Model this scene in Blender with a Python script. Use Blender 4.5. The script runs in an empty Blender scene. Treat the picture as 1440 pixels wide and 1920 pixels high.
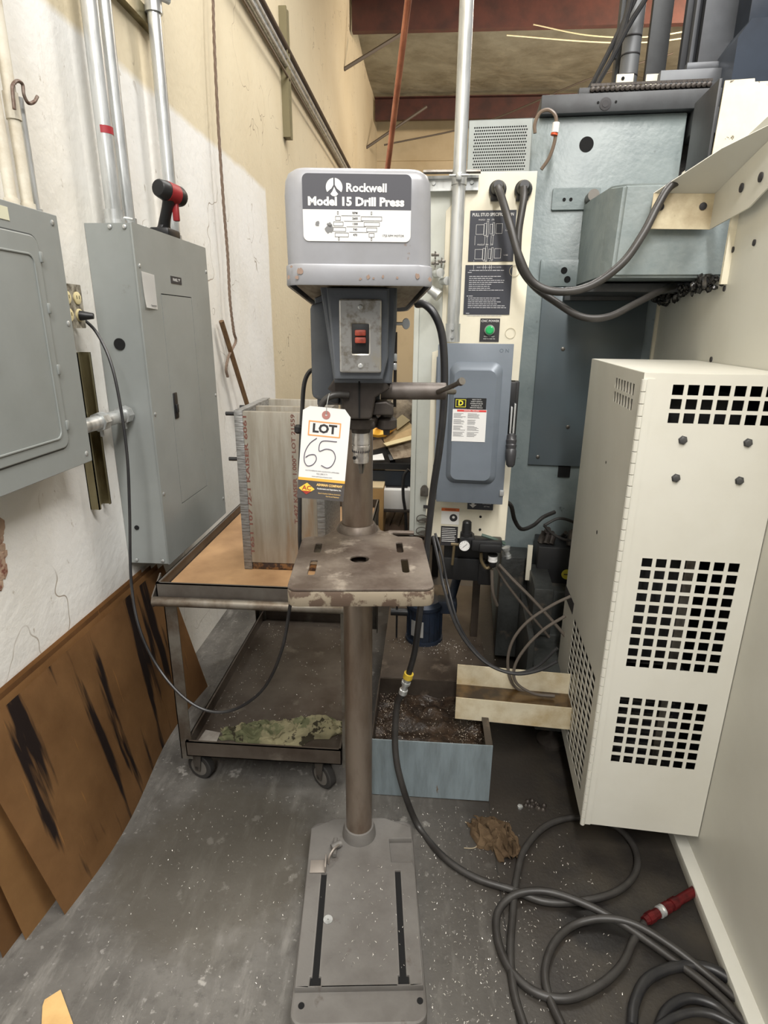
import bpy, bmesh, math, random
from mathutils import Vector, Matrix, noise
random.seed(7)
S = bpy.context.scene
COL = S.collection
R = math.radians

# ---------------------------------------------------------------- camera
F = 1094.0; PITCH = math.atan2(348, 1094); YAW = R(4.0); ROLL = math.atan2(30, 3440); CAMZ = 1.45
cam = bpy.data.cameras.new('camera'); cam_o = bpy.data.objects.new('camera', cam); COL.objects.link(cam_o)
cam.sensor_fit = 'VERTICAL'; cam.sensor_height = 36; cam.lens = 36 * F / 1920; cam.clip_start = .02
CM = Matrix.Translation((0, 0, CAMZ)) @ Matrix.Rotation(YAW, 4, 'Z') @ Matrix.Rotation(math.pi/2 - PITCH, 4, 'X') @ Matrix.Rotation(ROLL, 4, 'Z')
cam_o.matrix_world = CM
S.camera = cam_o

# ---------------------------------------------------------------- world, lamps, exposure
w = bpy.data.worlds.new('world'); S.world = w; w.use_nodes = True
w.node_tree.nodes['Background'].inputs[0].default_value = (.95, .97, 1.0, 1)
w.node_tree.nodes['Background'].inputs[1].default_value = .21
def area(name, loc, tgt, sx, sy, power, col=(1, .96, .9)):
    l = bpy.data.lights.new(name, 'AREA'); l.shape = 'RECTANGLE'; l.size = sx; l.size_y = sy; l.energy = power; l.color = col
    o = bpy.data.objects.new(name, l); COL.objects.link(o); o.location = loc
    o.rotation_euler = (Vector(tgt) - Vector(loc)).to_track_quat('-Z', 'Y').to_euler()
    return o
area('shop_and_fill_light', (1.5, .2, 4.5), (1.1, .6, 0), 2.4, .3, 132, (1, .97, .93))
area('shop_and_fill_light', (.1, -1.6, 4.2), (.0, .2, .8), .3, 2.4, 130, (1, .98, .95))
area('shop_and_fill_light', (.3, 3.6, 4.6), (.1, 3.4, 0), .3, 2.4, 75, (1, .97, .92))
area('shop_and_fill_light', (2.0, 6.6, 4.5), (1.9, 6.9, 0), 2.4, .4, 80, (1, .9, .78))
area('shop_and_fill_light', (1.2, 7.6, 3.6), (1.0, 8.6, 5), 2.4, .3, 32, (1, .93, .82))  # unseen upward fill lamp, added to brighten the roof insulation
area('shop_and_fill_light', (4.0, 7.0, 4.4), (3.4, 8.2, 4.9), 1.2, .3, 170, (1, .8, .6))
S.view_settings.view_transform = 'Standard'; S.view_settings.look = 'None'
S.view_settings.gamma = 1; S.view_settings.use_curve_mapping = False
S.view_settings.exposure = 0.42

# ---------------------------------------------------------------- frames of reference
RM = Matrix.Identity(4)                                            # the room
MM = Matrix.Rotation(R(-4.1), 4, 'Z')                              # the machining centre stands a little askew
DM = Matrix.Translation((-.155, 1.31, 0)) @ Matrix.Rotation(R(5.5), 4, 'Z')   # the drill press, origin on the column axis
def at(px, py, axis, val, fr=RM):
    """point of the plane axis=val of frame fr seen at photo pixel px,py (frame coordinates)"""
    d = CM.to_3x3() @ Vector((px - 720, -(py - 960), -F))
    inv = fr.inverted(); c = inv @ Vector((0, 0, CAMZ)); d = inv.to_3x3() @ d
    k = 'xyz'.index(axis); return c + d * ((val - c[k]) / d[k])

# ---------------------------------------------------------------- materials
def lin(c):
    return tuple(((v/255)/12.92 if v/255 <= .04045 else ((v/255+.055)/1.055)**2.4) for v in c) + (1,)
MATS = {}
def mat(name, col, rough=.5, metal=0, col2=None, sc=8, lo=.4, hi=.65, bump=0, bsc=60, stretch=(1, 1, 1), col3=None, sc3=3, lo3=.6, hi3=.68, emit=0, alpha=1, bd=.02):
    if name in MATS: return MATS[name]
    m = bpy.data.materials.new(name); m.use_nodes = True; MATS[name] = m
    nt = m.node_tree; N = nt.nodes; L = nt.links; b = N['Principled BSDF']
    b.inputs['Base Color'].default_value = lin(col); b.inputs['Roughness'].default_value = rough; b.inputs['Metallic'].default_value = metal
    m.diffuse_color = lin(col)
    if emit: b.inputs['Emission Color'].default_value = lin(col); b.inputs['Emission Strength'].default_value = emit
    if alpha < 1: b.inputs['Alpha'].default_value = alpha
    tc = N.new('ShaderNodeTexCoord'); mp = N.new('ShaderNodeMapping'); mp.inputs['Scale'].default_value = stretch
    L.new(tc.outputs['Object'], mp.inputs['Vector'])
    cur = None
    def layer(prev, c_to, scale, a, z, det=6):
        nz = N.new('ShaderNodeTexNoise'); nz.inputs['Scale'].default_value = scale; nz.inputs['Detail'].default_value = det; nz.inputs['Roughness'].default_value = .62
        L.new(mp.outputs[0], nz.inputs['Vector'])
        rp = N.new('ShaderNodeMapRange'); rp.inputs['From Min'].default_value = a; rp.inputs['From Max'].default_value = z
        L.new(nz.outputs['Fac'], rp.inputs['Value'])
        mx = N.new('ShaderNodeMix'); mx.data_type = 'RGBA'
        L.new(rp.outputs[0], mx.inputs['Factor']); mx.inputs[7].default_value = lin(c_to)
        if prev is None: mx.inputs[6].default_value = lin(col)
        else: L.new(prev, mx.inputs[6])
        return mx.outputs[2]
    if col2: cur = layer(cur, col2, sc, lo, hi)
    if col3: cur = layer(cur, col3, sc3, lo3, hi3, 8)
    if cur is not None: L.new(cur, b.inputs['Base Color'])
    if bump:
        nz = N.new('ShaderNodeTexNoise'); nz.inputs['Scale'].default_value = bsc; nz.inputs['Detail'].default_value = 4
        L.new(mp.outputs[0], nz.inputs['Vector'])
        bp = N.new('ShaderNodeBump'); bp.inputs['Strength'].default_value = bump; bp.inputs['Distance'].default_value = bd
        L.new(nz.outputs['Fac'], bp.inputs['Height']); L.new(bp.outputs[0], b.inputs['Normal'])
    return m

# ---------------------------------------------------------------- mesh helpers
def box(bm, x0, x1, y0, y1, z0, z1, bev=0, seg=2):
    vs = [bm.verts.new((x, y, z)) for x in (x0, x1) for y in (y0, y1) for z in (z0, z1)]
    f = [(0, 1, 3, 2), (4, 6, 7, 5), (0, 4, 5, 1), (2, 3, 7, 6), (0, 2, 6, 4), (1, 5, 7, 3)]
    fs = [bm.faces.new([vs[i] for i in q]) for q in f]
    if bev:
        es = list({e for q in fs for e in q.edges})
        bmesh.ops.bevel(bm, geom=es, offset=bev, segments=seg, affect='EDGES', profile=.5)
    return vs
def hexa(bm, pts, bev=0, seg=2):
    """8 points: bottom loop of four then top loop of four"""
    vs = [bm.verts.new(p) for p in pts]
    fs = [bm.faces.new([vs[i] for i in q]) for q in [(3, 2, 1, 0), (4, 5, 6, 7), (0, 1, 5, 4), (1, 2, 6, 5), (2, 3, 7, 6), (3, 0, 4, 7)]]
    if bev:
        es = list({e for q in fs for e in q.edges})
        bmesh.ops.bevel(bm, geom=es, offset=bev, segments=seg, affect='EDGES', profile=.5)
def rings(bm, loops, cap=True):
    vv = [[bm.verts.new(p) for p in lp] for lp in loops]
    n = len(vv[0])
    for a, b in zip(vv, vv[1:]):
        for i in range(n): bm.faces.new((a[i], a[(i+1) % n], b[(i+1) % n], b[i]))
    if cap: bm.faces.new(vv[0][::-1]); bm.faces.new(vv[-1])
    return vv
def frame_of(d):
    d = d.normalized(); u = d.orthogonal().normalized(); return u, d.cross(u)
def cyl(bm, p0, p1, r0, r1=None, seg=20):
    p0 = Vector(p0); p1 = Vector(p1); r1 = r0 if r1 is None else r1
    u, v = frame_of(p1 - p0)
    rings(bm, [[p + (u*math.cos(t) + v*math.sin(t))*r for t in [2*math.pi*i/seg for i in range(seg)]] for p, r in ((p0, r0), (p1, r1))])
def lathe(bm, base, axis, prof, seg=24):
    base = Vector(base); axis = Vector(axis).normalized(); u, v = frame_of(axis)
    rings(bm, [[base + axis*h + (u*math.cos(t) + v*math.sin(t))*max(r, .0002) for t in [2*math.pi*i/seg for i in range(seg)]] for h, r in prof])
def smooth_path(pts, n=8):
    P = [Vector(p) for p in pts]; P = [2*P[0]-P[1]] + P + [2*P[-1]-P[-2]]; out = []
    for i in range(1, len(P)-2):
        a, b, c, d = P[i-1:i+3]
        for k in range(n):
            t = k/n; out.append(.5*((2*b) + (c-a)*t + (2*a-5*b+4*c-d)*t*t + (3*b-a-3*c+d)*t**3))
    out.append(P[-2]); return out
def tube(bm, pts, r, seg=10, n=8, smooth=True):
    P = smooth_path(pts, n) if smooth else [Vector(p) for p in pts]
    u = None; lp = []
    for i, p in enumerate(P):
        d = (P[min(i+1, len(P)-1)] - P[max(i-1, 0)]).normalized()
        if u is None: u = d.orthogonal().normalized()
        u = (u - d*u.dot(d)).normalized(); v = d.cross(u)
        lp.append([p + (u*math.cos(t) + v*math.sin(t))*r for t in [2*math.pi*k/seg for k in range(seg)]])
    rings(bm, lp)
def rrect(x0, x1, y0, y1, r, n=5):
    out = []
    for cx, cy, a in ((x1-r, y1-r, 0), (x0+r, y1-r, 90), (x0+r, y0+r, 180), (x1-r, y0+r, 270)):
        for k in range(n+1):
            t = R(a + 90*k/n); out.append((cx + r*math.cos(t), cy + r*math.sin(t)))
    return out
def circ(cx, cy, r, n=20, ry=None):
    return [(cx + r*math.cos(2*math.pi*k/n), cy + (ry or r)*math.sin(2*math.pi*k/n)) for k in range(n)]
FRONT = Matrix(((1, 0, 0, 0), (0, 0, -1, 0), (0, 1, 0, 0), (0, 0, 0, 1)))   # drawing x,y -> x,z ; face towards -y
LEFT = Matrix(((0, 0, -1, 0), (-1, 0, 0, 0), (0, 1, 0, 0), (0, 0, 0, 1)))    # face towards -x ; drawing x -> -y
RIGHT = Matrix(((0, 0, 1, 0), (1, 0, 0, 0), (0, 1, 0, 0), (0, 0, 0, 1)))    # face towards +x ; drawing x -> y
FLAT = Matrix.Identity(4)
def T(x, y, z): return Matrix.Translation((x, y, z))
def curve_to_bm(bm, cu, M):
    o = bpy.data.objects.new('tmp', cu); COL.objects.link(o)
    me = bpy.data.meshes.new_from_object(o)
    me.transform(M); bm.from_mesh(me)
    bpy.data.objects.remove(o); bpy.data.meshes.remove(me)
def plate(bm, outer, holes, th, M, bev=0):
    """a flat plate with holes, drawing plane at its middle"""
    cu = bpy.data.curves.new('c', 'CURVE'); cu.dimensions = '2D'; cu.fill_mode = 'BOTH'
    cu.extrude = max(th/2 - bev, 0.00001); cu.bevel_depth = bev; cu.bevel_resolution = 1 if bev else 0
    cu.offset = -bev
    for lp in [outer] + list(holes):
        sp = cu.splines.new('POLY'); sp.points.add(len(lp)-1); sp.use_cyclic_u = True
        for p, q in zip(sp.points, lp): p.co = (q[0], q[1], 0, 1)
    curve_to_bm(bm, cu, M); bpy.data.curves.remove(cu)
def text(bm, s, size, M, x=0, y=0, align='CENTER', off=0, ex=.0001, sx=1, rot=0, sp=1):
    cu = bpy.data.curves.new('t', 'FONT'); cu.body = s; cu.size = size; cu.align_x = align; cu.align_y = 'CENTER'
    cu.offset = off; cu.extrude = ex; cu.resolution_u = 2; cu.space_character = sp
    curve_to_bm(bm, cu, M @ T(x, y, 0) @ Matrix.Rotation(rot, 4, 'Z') @ Matrix.Diagonal((sx, 1, 1, 1))); bpy.data.curves.remove(cu)

def tfit(bm, s, M, x0, x1, y0, y1, off=.0002, ex=.0001):
    """text stretched to fill a rectangle of the drawing plane"""
    b2 = B(); text(b2, s, 1.0, Matrix.Identity(4), off=off/(y1-y0), ex=.001)
    xs = [v.co.x for v in b2.verts]; ys = [v.co.y for v in b2.verts]; ax, bx_, ay, by_ = min(xs), max(xs), min(ys), max(ys)
    m2 = M @ Matrix.Translation((x0, y0, 0)) @ Matrix.Diagonal(((x1-x0)/(bx_-ax), (y1-y0)/(by_-ay), ex/.001, 1)) @ Matrix.Translation((-ax, -ay, 0))
    me = bpy.data.meshes.new('t'); b2.to_mesh(me); b2.free(); me.transform(m2); bm.from_mesh(me); bpy.data.meshes.remove(me)
class Thing:
    def __init__(s, name, label, cat, o, fr=RM, group=None, kind=None):
        s.fr = fr; s.o = Vector(o)
        e = bpy.data.objects.new(name, None); COL.objects.link(e); e.empty_display_size = .05
        e.matrix_world = fr @ Matrix.Translation(s.o); s.e = e
        if label: e['label'] = label
        if cat: e['category'] = cat
        if group: e['group'] = group
        if kind: e['kind'] = kind
    def part(s, name, bm, m, parent=None, label=None, kind=None, shade=True):
        bmesh.ops.translate(bm, verts=bm.verts, vec=-s.o)
        ob = mesh_obj(name, bm, m, shade); ob.parent = parent or s.e
        if label: ob['label'] = label
        if kind: ob['kind'] = kind
        return ob
def mesh_obj(name, bm, m, shade=True):
    bmesh.ops.recalc_face_normals(bm, faces=bm.faces)
    me = bpy.data.meshes.new(name); bm.to_mesh(me); bm.free(); me.materials.append(m)
    if shade:
        for p in me.polygons: p.use_smooth = True
        try: me.set_sharp_from_angle(angle=R(35))
        except Exception: pass
    ob = bpy.data.objects.new(name, me); COL.objects.link(ob); return ob
def single(name, bm, m, label, cat, o=(0, 0, 0), fr=RM, group=None, kind=None, shade=True):
    """a top-level thing that is one mesh"""
    bmesh.ops.translate(bm, verts=bm.verts, vec=-Vector(o))
    ob = mesh_obj(name, bm, m, shade); ob.matrix_world = fr @ Matrix.Translation(Vector(o))
    if label: ob['label'] = label
    if cat: ob['category'] = cat
    if group: ob['group'] = group
    if kind: ob['kind'] = kind
    return ob
B = bmesh.new
def mk(fn):
    bm = B(); fn(bm); return bm
def boxes(*a, bev=0):
    bm = B()
    for q in a: box(bm, *q, bev=bev)
    return bm
def sheet(name, th, outer, holes, M, m, t, parent=None, bev=0, label=None, kind=None):
    bm = B(); plate(bm, outer, holes, th, M, bev); return t.part(name, bm, m, parent, label, kind)

# palette
m_black = mat('black plastic', (28, 28, 29), .45)
m_dark = mat('dark void', (6, 6, 7), .9)
m_zinc = mat('zinc', (205, 207, 206), .33, .6, (150, 152, 150), 30, .45, .7, stretch=(1, 1, .15))
m_steel = mat('worn steel', (120, 116, 110), .4, .8, (84, 76, 68), 25, .45, .7)
m_white = mat('white print', (218, 217, 214), .6)
m_ink = mat('dark ink', (46, 44, 46), .6)
m_paper = mat('paper', (236, 234, 230), .8)

# ================================================================ SETTING
m_floor = bpy.data.materials.new('concrete floor'); m_floor.use_nodes = True
nt = m_floor.node_tree; N = nt.nodes; L = nt.links; b = N['Principled BSDF']
tc = N.new('ShaderNodeTexCoord'); sep = N.new('ShaderNodeSeparateXYZ'); L.new(tc.outputs['Object'], sep.inputs[0])
def nz(scale, det=6, vec=None, rg=.6):
    n = N.new('ShaderNodeTexNoise'); n.inputs['Scale'].default_value = scale; n.inputs['Detail'].default_value = det; n.inputs['Roughness'].default_value = rg
    L.new(vec or tc.outputs['Object'], n.inputs['Vector']); return n.outputs['Fac']
def mth(op, a, c):
    n = N.new('ShaderNodeMath'); n.operation = op
    for i, v in enumerate((a, c)):
        if v is None: continue
        if isinstance(v, (int, float)): n.inputs[i].default_value = v
        else: L.new(v, n.inputs[i])
    return n.outputs[0]
def rng(v, a, z, lo=0, hi=1):
    n = N.new('ShaderNodeMapRange'); L.new(v, n.inputs['Value']); n.inputs['From Min'].default_value = a; n.inputs['From Max'].default_value = z
    n.inputs['To Min'].default_value = lo; n.inputs['To Max'].default_value = hi; return n.outputs[0]
def mixc(f, a, c):
    n = N.new('ShaderNodeMix'); n.data_type = 'RGBA'; L.new(f, n.inputs[0])
    for i, v in ((6, a), (7, c)):
        if isinstance(v, tuple): n.inputs[i].default_value = lin(v)
        else: L.new(v, n.inputs[i])
    return n.outputs[2]
fb = mixc(rng(nz(3.5, 8), .35, .68), (74, 71, 67), (112, 109, 104))
fb = mixc(rng(nz(26, 6, None, .75), .52, .72), fb, (78, 75, 71))
mpf = N.new('ShaderNodeMapping'); mpf.inputs['Rotation'].default_value = (0, 0, R(28)); mpf.inputs['Scale'].default_value = (6, 1.4, 1); L.new(tc.outputs['Object'], mpf.inputs['Vector'])
fb = mixc(mth('MULTIPLY', rng(nz(3, 8, mpf.outputs[0], .7), .52, .72), .65), fb, (140, 137, 131))
fb = mixc(rng(nz(11, 5), .64, .68), fb, (150, 147, 141))
fb = mixc(mth('MULTIPLY', rng(nz(60, 3), .62, .70), .6), fb, (146, 143, 138))
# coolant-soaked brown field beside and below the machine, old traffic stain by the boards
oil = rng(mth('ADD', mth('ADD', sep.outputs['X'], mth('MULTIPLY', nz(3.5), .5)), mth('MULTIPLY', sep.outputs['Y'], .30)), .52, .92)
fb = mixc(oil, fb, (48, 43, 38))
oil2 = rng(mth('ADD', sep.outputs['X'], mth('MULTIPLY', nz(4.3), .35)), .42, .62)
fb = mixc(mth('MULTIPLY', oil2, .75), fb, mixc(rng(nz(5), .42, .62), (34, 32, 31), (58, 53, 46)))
def spot(cx, cy, rad, col, k):
    global fb
    d = mth('SQRT', mth('ADD', mth('POWER', mth('SUBTRACT', sep.outputs['X'], cx), 2), mth('POWER', mth('SUBTRACT', sep.outputs['Y'], cy), 2)), None)
    fb = mixc(mth('MULTIPLY', rng(mth('ADD', d, mth('MULTIPLY', nz(7, 3), rad)), rad*1.6, rad*1.25), k), fb, col)
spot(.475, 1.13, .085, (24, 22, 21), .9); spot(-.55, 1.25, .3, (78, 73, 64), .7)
jl = mth('LESS_THAN', mth('ABSOLUTE', mth('SUBTRACT', sep.outputs['X'], mth('ADD', .235, mth('MULTIPLY', nz(5), .008))), None), .0022)
fb = mixc(mth('MULTIPLY', jl, .8), fb, (34, 32, 30))
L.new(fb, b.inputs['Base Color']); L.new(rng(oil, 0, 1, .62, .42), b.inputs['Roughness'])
bp = N.new('ShaderNodeBump'); bp.inputs['Strength'].default_value = .3; bp.inputs['Distance'].default_value = .004; L.new(nz(70), bp.inputs['Height']); L.new(bp.outputs[0], b.inputs['Normal'])
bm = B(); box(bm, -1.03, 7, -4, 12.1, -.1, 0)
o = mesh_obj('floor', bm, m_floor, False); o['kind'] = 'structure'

# wall with its painted-over lower field
m_wall = bpy.data.materials.new('painted wall'); m_wall.use_nodes = True
nt = m_wall.node_tree; N = nt.nodes; L = nt.links; b = N['Principled BSDF']; b.inputs['Roughness'].default_value = .75
tc = N.new('ShaderNodeTexCoord'); sep = N.new('ShaderNodeSeparateXYZ'); L.new(tc.outputs['Object'], sep.inputs[0])
def nz(scale, det=6, vec=None, rg=.6):
    n = N.new('ShaderNodeTexNoise'); n.inputs['Scale'].default_value = scale; n.inputs['Detail'].default_value = det; n.inputs['Roughness'].default_value = rg
    L.new(vec or tc.outputs['Object'], n.inputs['Vector']); return n.outputs['Fac']
def mth(op, a, c, d=None):
    n = N.new('ShaderNodeMath'); n.operation = op
    for i, v in enumerate((a, c)):
        if v is None: continue
        if isinstance(v, (int, float)): n.inputs[i].default_value = v
        else: L.new(v, n.inputs[i])
    return n.outputs[0]
def rng(v, a, z, lo=0, hi=1):
    n = N.new('ShaderNodeMapRange'); L.new(v, n.inputs['Value']); n.inputs['From Min'].default_value = a; n.inputs['From Max'].default_value = z
    n.inputs['To Min'].default_value = lo; n.inputs['To Max'].default_value = hi; return n.outputs[0]
def mixc(f, a, c):
    n = N.new('ShaderNodeMix'); n.data_type = 'RGBA'; L.new(f, n.inputs[0]) if not isinstance(f, float) else None
    for i, v in ((6, a), (7, c)):
        if isinstance(v, tuple): n.inputs[i].default_value = lin(v)
        else: L.new(v, n.inputs[i])
    return n.outputs[2]
wob = mth('MULTIPLY', nz(3), .06)
fy = rng(mth('ADD', sep.outputs['Y'], wob), 4.03, 4.0); fz = rng(mth('ADD', sep.outputs['Z'], wob), 2.30, 2.27)
paint = mth('MULTIPLY', fy, fz)
beige = mixc(rng(nz(.7), .4, .65), (214, 202, 174), (204, 190, 160))
whitep = mixc(rng(nz(1.3), .4, .68), (233, 232, 228), (222, 218, 208))
base = mixc(paint, beige, whitep)
mp = N.new('ShaderNodeMapping'); mp.inputs['Scale'].default_value = (3, 5.5, 2.2); L.new(tc.outputs['Object'], mp.inputs['Vector'])
spots = rng(nz(7, 9, mp.outputs[0], .72), .635, .69)
base = mixc(mth('MULTIPLY', spots, .8), base, (150, 136, 116))
dn = N.new('ShaderNodeVectorMath'); dn.operation = 'ADD'; nn = N.new('ShaderNodeTexNoise'); nn.inputs['Scale'].default_value = 4; L.new(tc.outputs['Object'], nn.inputs['Vector']); L.new(tc.outputs['Object'], dn.inputs[0]); L.new(nn.outputs['Color'], dn.inputs[1])
vo = N.new('ShaderNodeTexVoronoi'); vo.feature = 'DISTANCE_TO_EDGE'; vo.inputs['Scale'].default_value = 1.15; L.new(dn.outputs[0], vo.inputs['Vector'])
crack = mth('MULTIPLY', mth('LESS_THAN', vo.outputs['Distance'], .0045), rng(nz(1.7, 2), .50, .56))
base = mixc(mth('MULTIPLY', crack, .75), base, (138, 122, 102))
mp2 = N.new('ShaderNodeMapping'); mp2.inputs['Scale'].default_value = (1, 9, .5); L.new(tc.outputs['Object'], mp2.inputs['Vector'])
base = mixc(mth('MULTIPLY', rng(nz(2.2, 8, mp2.outputs[0]), .62, .8), .22), base, (152, 134, 108))
L.new(base, b.inputs['Base Color'])
bp = N.new('ShaderNodeBump'); bp.inputs['Strength'].default_value = .25; bp.inputs['Distance'].default_value = .01; L.new(nz(30), bp.inputs['Height']); L.new(bp.outputs[0], b.inputs['Normal'])
bm = B(); box(bm, -1.2, -1.03, -4, 12.1, -.1, 5.6)
o = mesh_obj('wall_left', bm, m_wall, False); o['kind'] = 'structure'
m_wallb = mat('beige wall', (206, 192, 162), .8, 0, (190, 174, 142), 1.2)
o = mesh_obj('wall_back', boxes((-1.2, 7, 12.1, 12.25, -.1, 5.6)), m_wallb, False); o['kind'] = 'structure'
m_ins = mat('roof insulation', (196, 188, 166), .9, 0, (172, 162, 140), 2.5, bump=.3, bsc=6, bd=.05)
def ceil(bm):
    # insulation blanket sagging between the purlins
    ys = [-4 + k*.31 for k in range(53)]
    vv = []
    for y in ys:
        s = math.sin(math.pi*((y - 8.2) / 3.1 % 1)) * .07
        vv.append([bm.verts.new((x, y, 5.12 - s + .012*math.sin(x*7 + y*3))) for x in [-1.03 + k*.4 for k in range(21)]])
    for a, c in zip(vv, vv[1:]):
        for i in range(20): bm.faces.new((a[i], a[i+1], c[i+1], c[i]))
    bmesh.ops.solidify(bm, geom=bm.faces[:], thickness=-.08)
o = mesh_obj('ceiling', mk(ceil), m_ins); o['kind'] = 'structure'
m_purlin = mat('red oxide steel', (80, 46, 40), .6, .1, (62, 39, 36), 4, bump=.05)
for yy in (8.2, 11.3, 5.1):
    bm = B(); box(bm, -1.0, 7, yy, yy+.012, 4.77, 5.06); box(bm, -1.0, 7, yy, yy+.09, 4.755, 4.77); box(bm, -1.0, 7, yy-.08, yy, 5.05, 5.062)
    bm2 = bm; o = mesh_obj('trim_%d' % (1 + (8.2, 11.3, 5.1).index(yy)), bm2, m_purlin, False); o['kind'] = 'structure'; o['label'] = 'red steel roof purlin'
# back-wall girts: seams seen under the far purlin
bm = boxes((-1.03, 7, 12.07, 12.1, 4.33, 4.36), (-1.03, 7, 11.98, 12.1, 3.95, 4.1)); o = mesh_obj('trim_4', bm, m_wallb, False); o['kind'] = 'structure'
# braces
for i, (a, c, yy, lab) in enumerate((((645, 130), (752, 64), 7.9, 'nearest red purlin'), ((687, 277), (800, 200), 11.1, 'farther red purlin'))):
    p0 = at(*a, 'x', -1.03); p1 = at(*c, 'y', p0.y + .25)
    bm = B(); tube(bm, [p0, p1], .02, 6, smooth=False)
    single('roof_brace', bm, mat('brace', (84, 74, 64), .6), 'thin dark diagonal brace from the left wall up to the %s' % lab, 'brace', p0)
bm = B(); tube(bm, [at(720, 272, 'y', 10.5), at(900, 232, 'y', 10.5), at(1100, 150, 'y', 9.5), at(1262, 100, 'y', 9.)], .012, 6)
single('roof_rod', bm, mat('brace', (84, 74, 64)), 'long thin dark bracing rod crossing below the roof behind the machine', 'rod', at(720, 272, 'y', 10.5))
for k, (ya, yb) in enumerate(((58, 66), (70, 76))):
    bm = B(); tube(bm, [at(1000 - 50*k, 46 + 20*k, 'y', 7.5), at(1100, ya + 8, 'y', 7.5), at(1200, yb + 4, 'y', 7.5), at(1290, ya, 'y', 7.5), at(1440, 28 + 10*k, 'y', 7.5)], .006, 5)
    single('cable', bm, mat('pale wire', (214, 200, 160), .6), '%s of the two thin pale wires strung under the roof' % ('upper', 'lower')[k], 'wire', at(1100, ya, 'y', 7.5), group='pale wires under the roof')

# ================================================================ LEFT WALL FITTINGS
m_panel = mat('grey panel paint', (143, 147, 145), .42, .1, (133, 137, 134), 3, .4, .7, col3=(112, 112, 106), sc3=14, lo3=.68, hi3=.8)
def screw(t, c, d, r=.006, m=None, parent=None, name='screw'):
    bm = B(); lathe(bm, c, d, [(-.001, r), (.0015, r), (.003, r*.6)], 10); return t.part(name, bm, m or m_zinc, parent)
def wall_panel(name, label, y0, y1, z0, z1, xf, door, latch_kind):
    t = Thing(name, label, 'electrical panel', (-1.03, y0, z0))
    bm = B(); box(bm, -1.0285, xf-.004, y0+.003, y1-.003, z0+.003, z1-.003); t.part('body', bm, m_panel)
    return t
# --- big panel board
xf = -.885
t = wall_panel('breaker_panel', 'tall grey breaker panel on the white wall with a cordless tool standing on top', 1.838, 2.44, .645, 1.738, xf, None, 0)
P_ = lambda px, py: at(px, py, 'x', xf)
dy0, dy1, dz0, dz1 = P_(300, 550).y, P_(358, 560).y, P_(337, 947).z, P_(300, 550).z
bm = B(); plate(bm, rrect(1.838, 2.44, .645, 1.738, .004, 2), [rrect(dy0, dy1, dz0, dz1, .004, 2)], .005, T(xf, 0, 0) @ RIGHT); t.part('front_cover', bm, m_panel)
bm = B(); plate(bm, rrect(dy0+.003, dy1-.003, dz0+.003, dz1-.003, .003, 2), [], .004, T(xf+.0005, 0, 0) @ RIGHT); dr = t.part('door', bm, m_panel)
bm = B(); plate(bm, rrect(dy0-.002, dy1+.002, dz0-.002, dz1+.002, .003, 2), [], .001, T(xf-.004, 0, 0) @ RIGHT); t.part('door_gap', bm, m_dark)
bm = B(); a = P_(322, 737); c = P_(334, 783); box(bm, xf, xf+.006, a.y, c.y, c.z, a.z, .003); box(bm, xf+.006, xf+.011, a.y+.008, c.y-.008, c.z+.02, a.z-.04, .002); t.part('latch', bm, m_black, dr)
bm = B(); a = P_(318, 517); c = P_(339, 534); box(bm, xf+.0025, xf+.004, a.y, c.y, c.z, a.z); np_ = t.part('name_plate', bm, m_ink)
bm = B(); text(bm, 'PANEL "P"', .014, T(xf+.0045, (a.y+c.y)/2, (a.z+c.z)/2) @ RIGHT); t.part('lettering', bm, m_white, np_)
for (yy, zz) in ((1.86, 1.62), (1.855, .90), (2.425, 1.65), (2.425, 1.17), (2.42, .72), (1.855, 1.17)): screw(t, (xf+.0025, yy, zz), (1, 0, 0))
for (xx, zz) in ((-.95, 1.725), (-.905, 1.725), (-1.0, .66), (-.905, .66)): screw(t, (xx, 1.838, zz), (0, -1, 0), .006)
bm = B(); cyl(bm, (-.965, 1.8405, 1.39), (-.965, 1.8375, 1.39), .018, seg=24); t.part('knockout_hole', bm, m_dark)
bm = B(); cyl(bm, (-.985, 1.8405, .78), (-.985, 1.8375, .78), .008); t.part('knockout_hole', bm, m_dark)
# paper note on it
def note(bm):
    y0, y1, z1, z0 = 1.862, 1.955, 1.605, 1.50
    vv = []
    for i in range(7):
        z = z1 + (z0-z1)*i/6; off = .002 + .004*(i/6)**3
        vv.append([bm.verts.new((xf+.003 + off*(1-j/4)*1.2, y0+(y1-y0)*j/4, z - .004*j/4)) for j in range(5)])
    for a, c in zip(vv, vv[1:]):
        for j in range(4): bm.faces.new((a[j], a[j+1], c[j+1], c[j]))
    bmesh.ops.solidify(bm, geom=bm.faces[:], thickness=.0006)
tn = Thing('paper_note', 'small white paper note taped to the tall grey breaker panel', 'note', (xf, 1.9, 1.5))
p = tn.part('sheet', mk(note), m_paper)
bm = B(); text(bm, 'Kaiser Generators', .0085, T(xf+.0065, 1.912, 1.507) @ RIGHT); tn.part('lettering', bm, m_ink, p)
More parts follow.
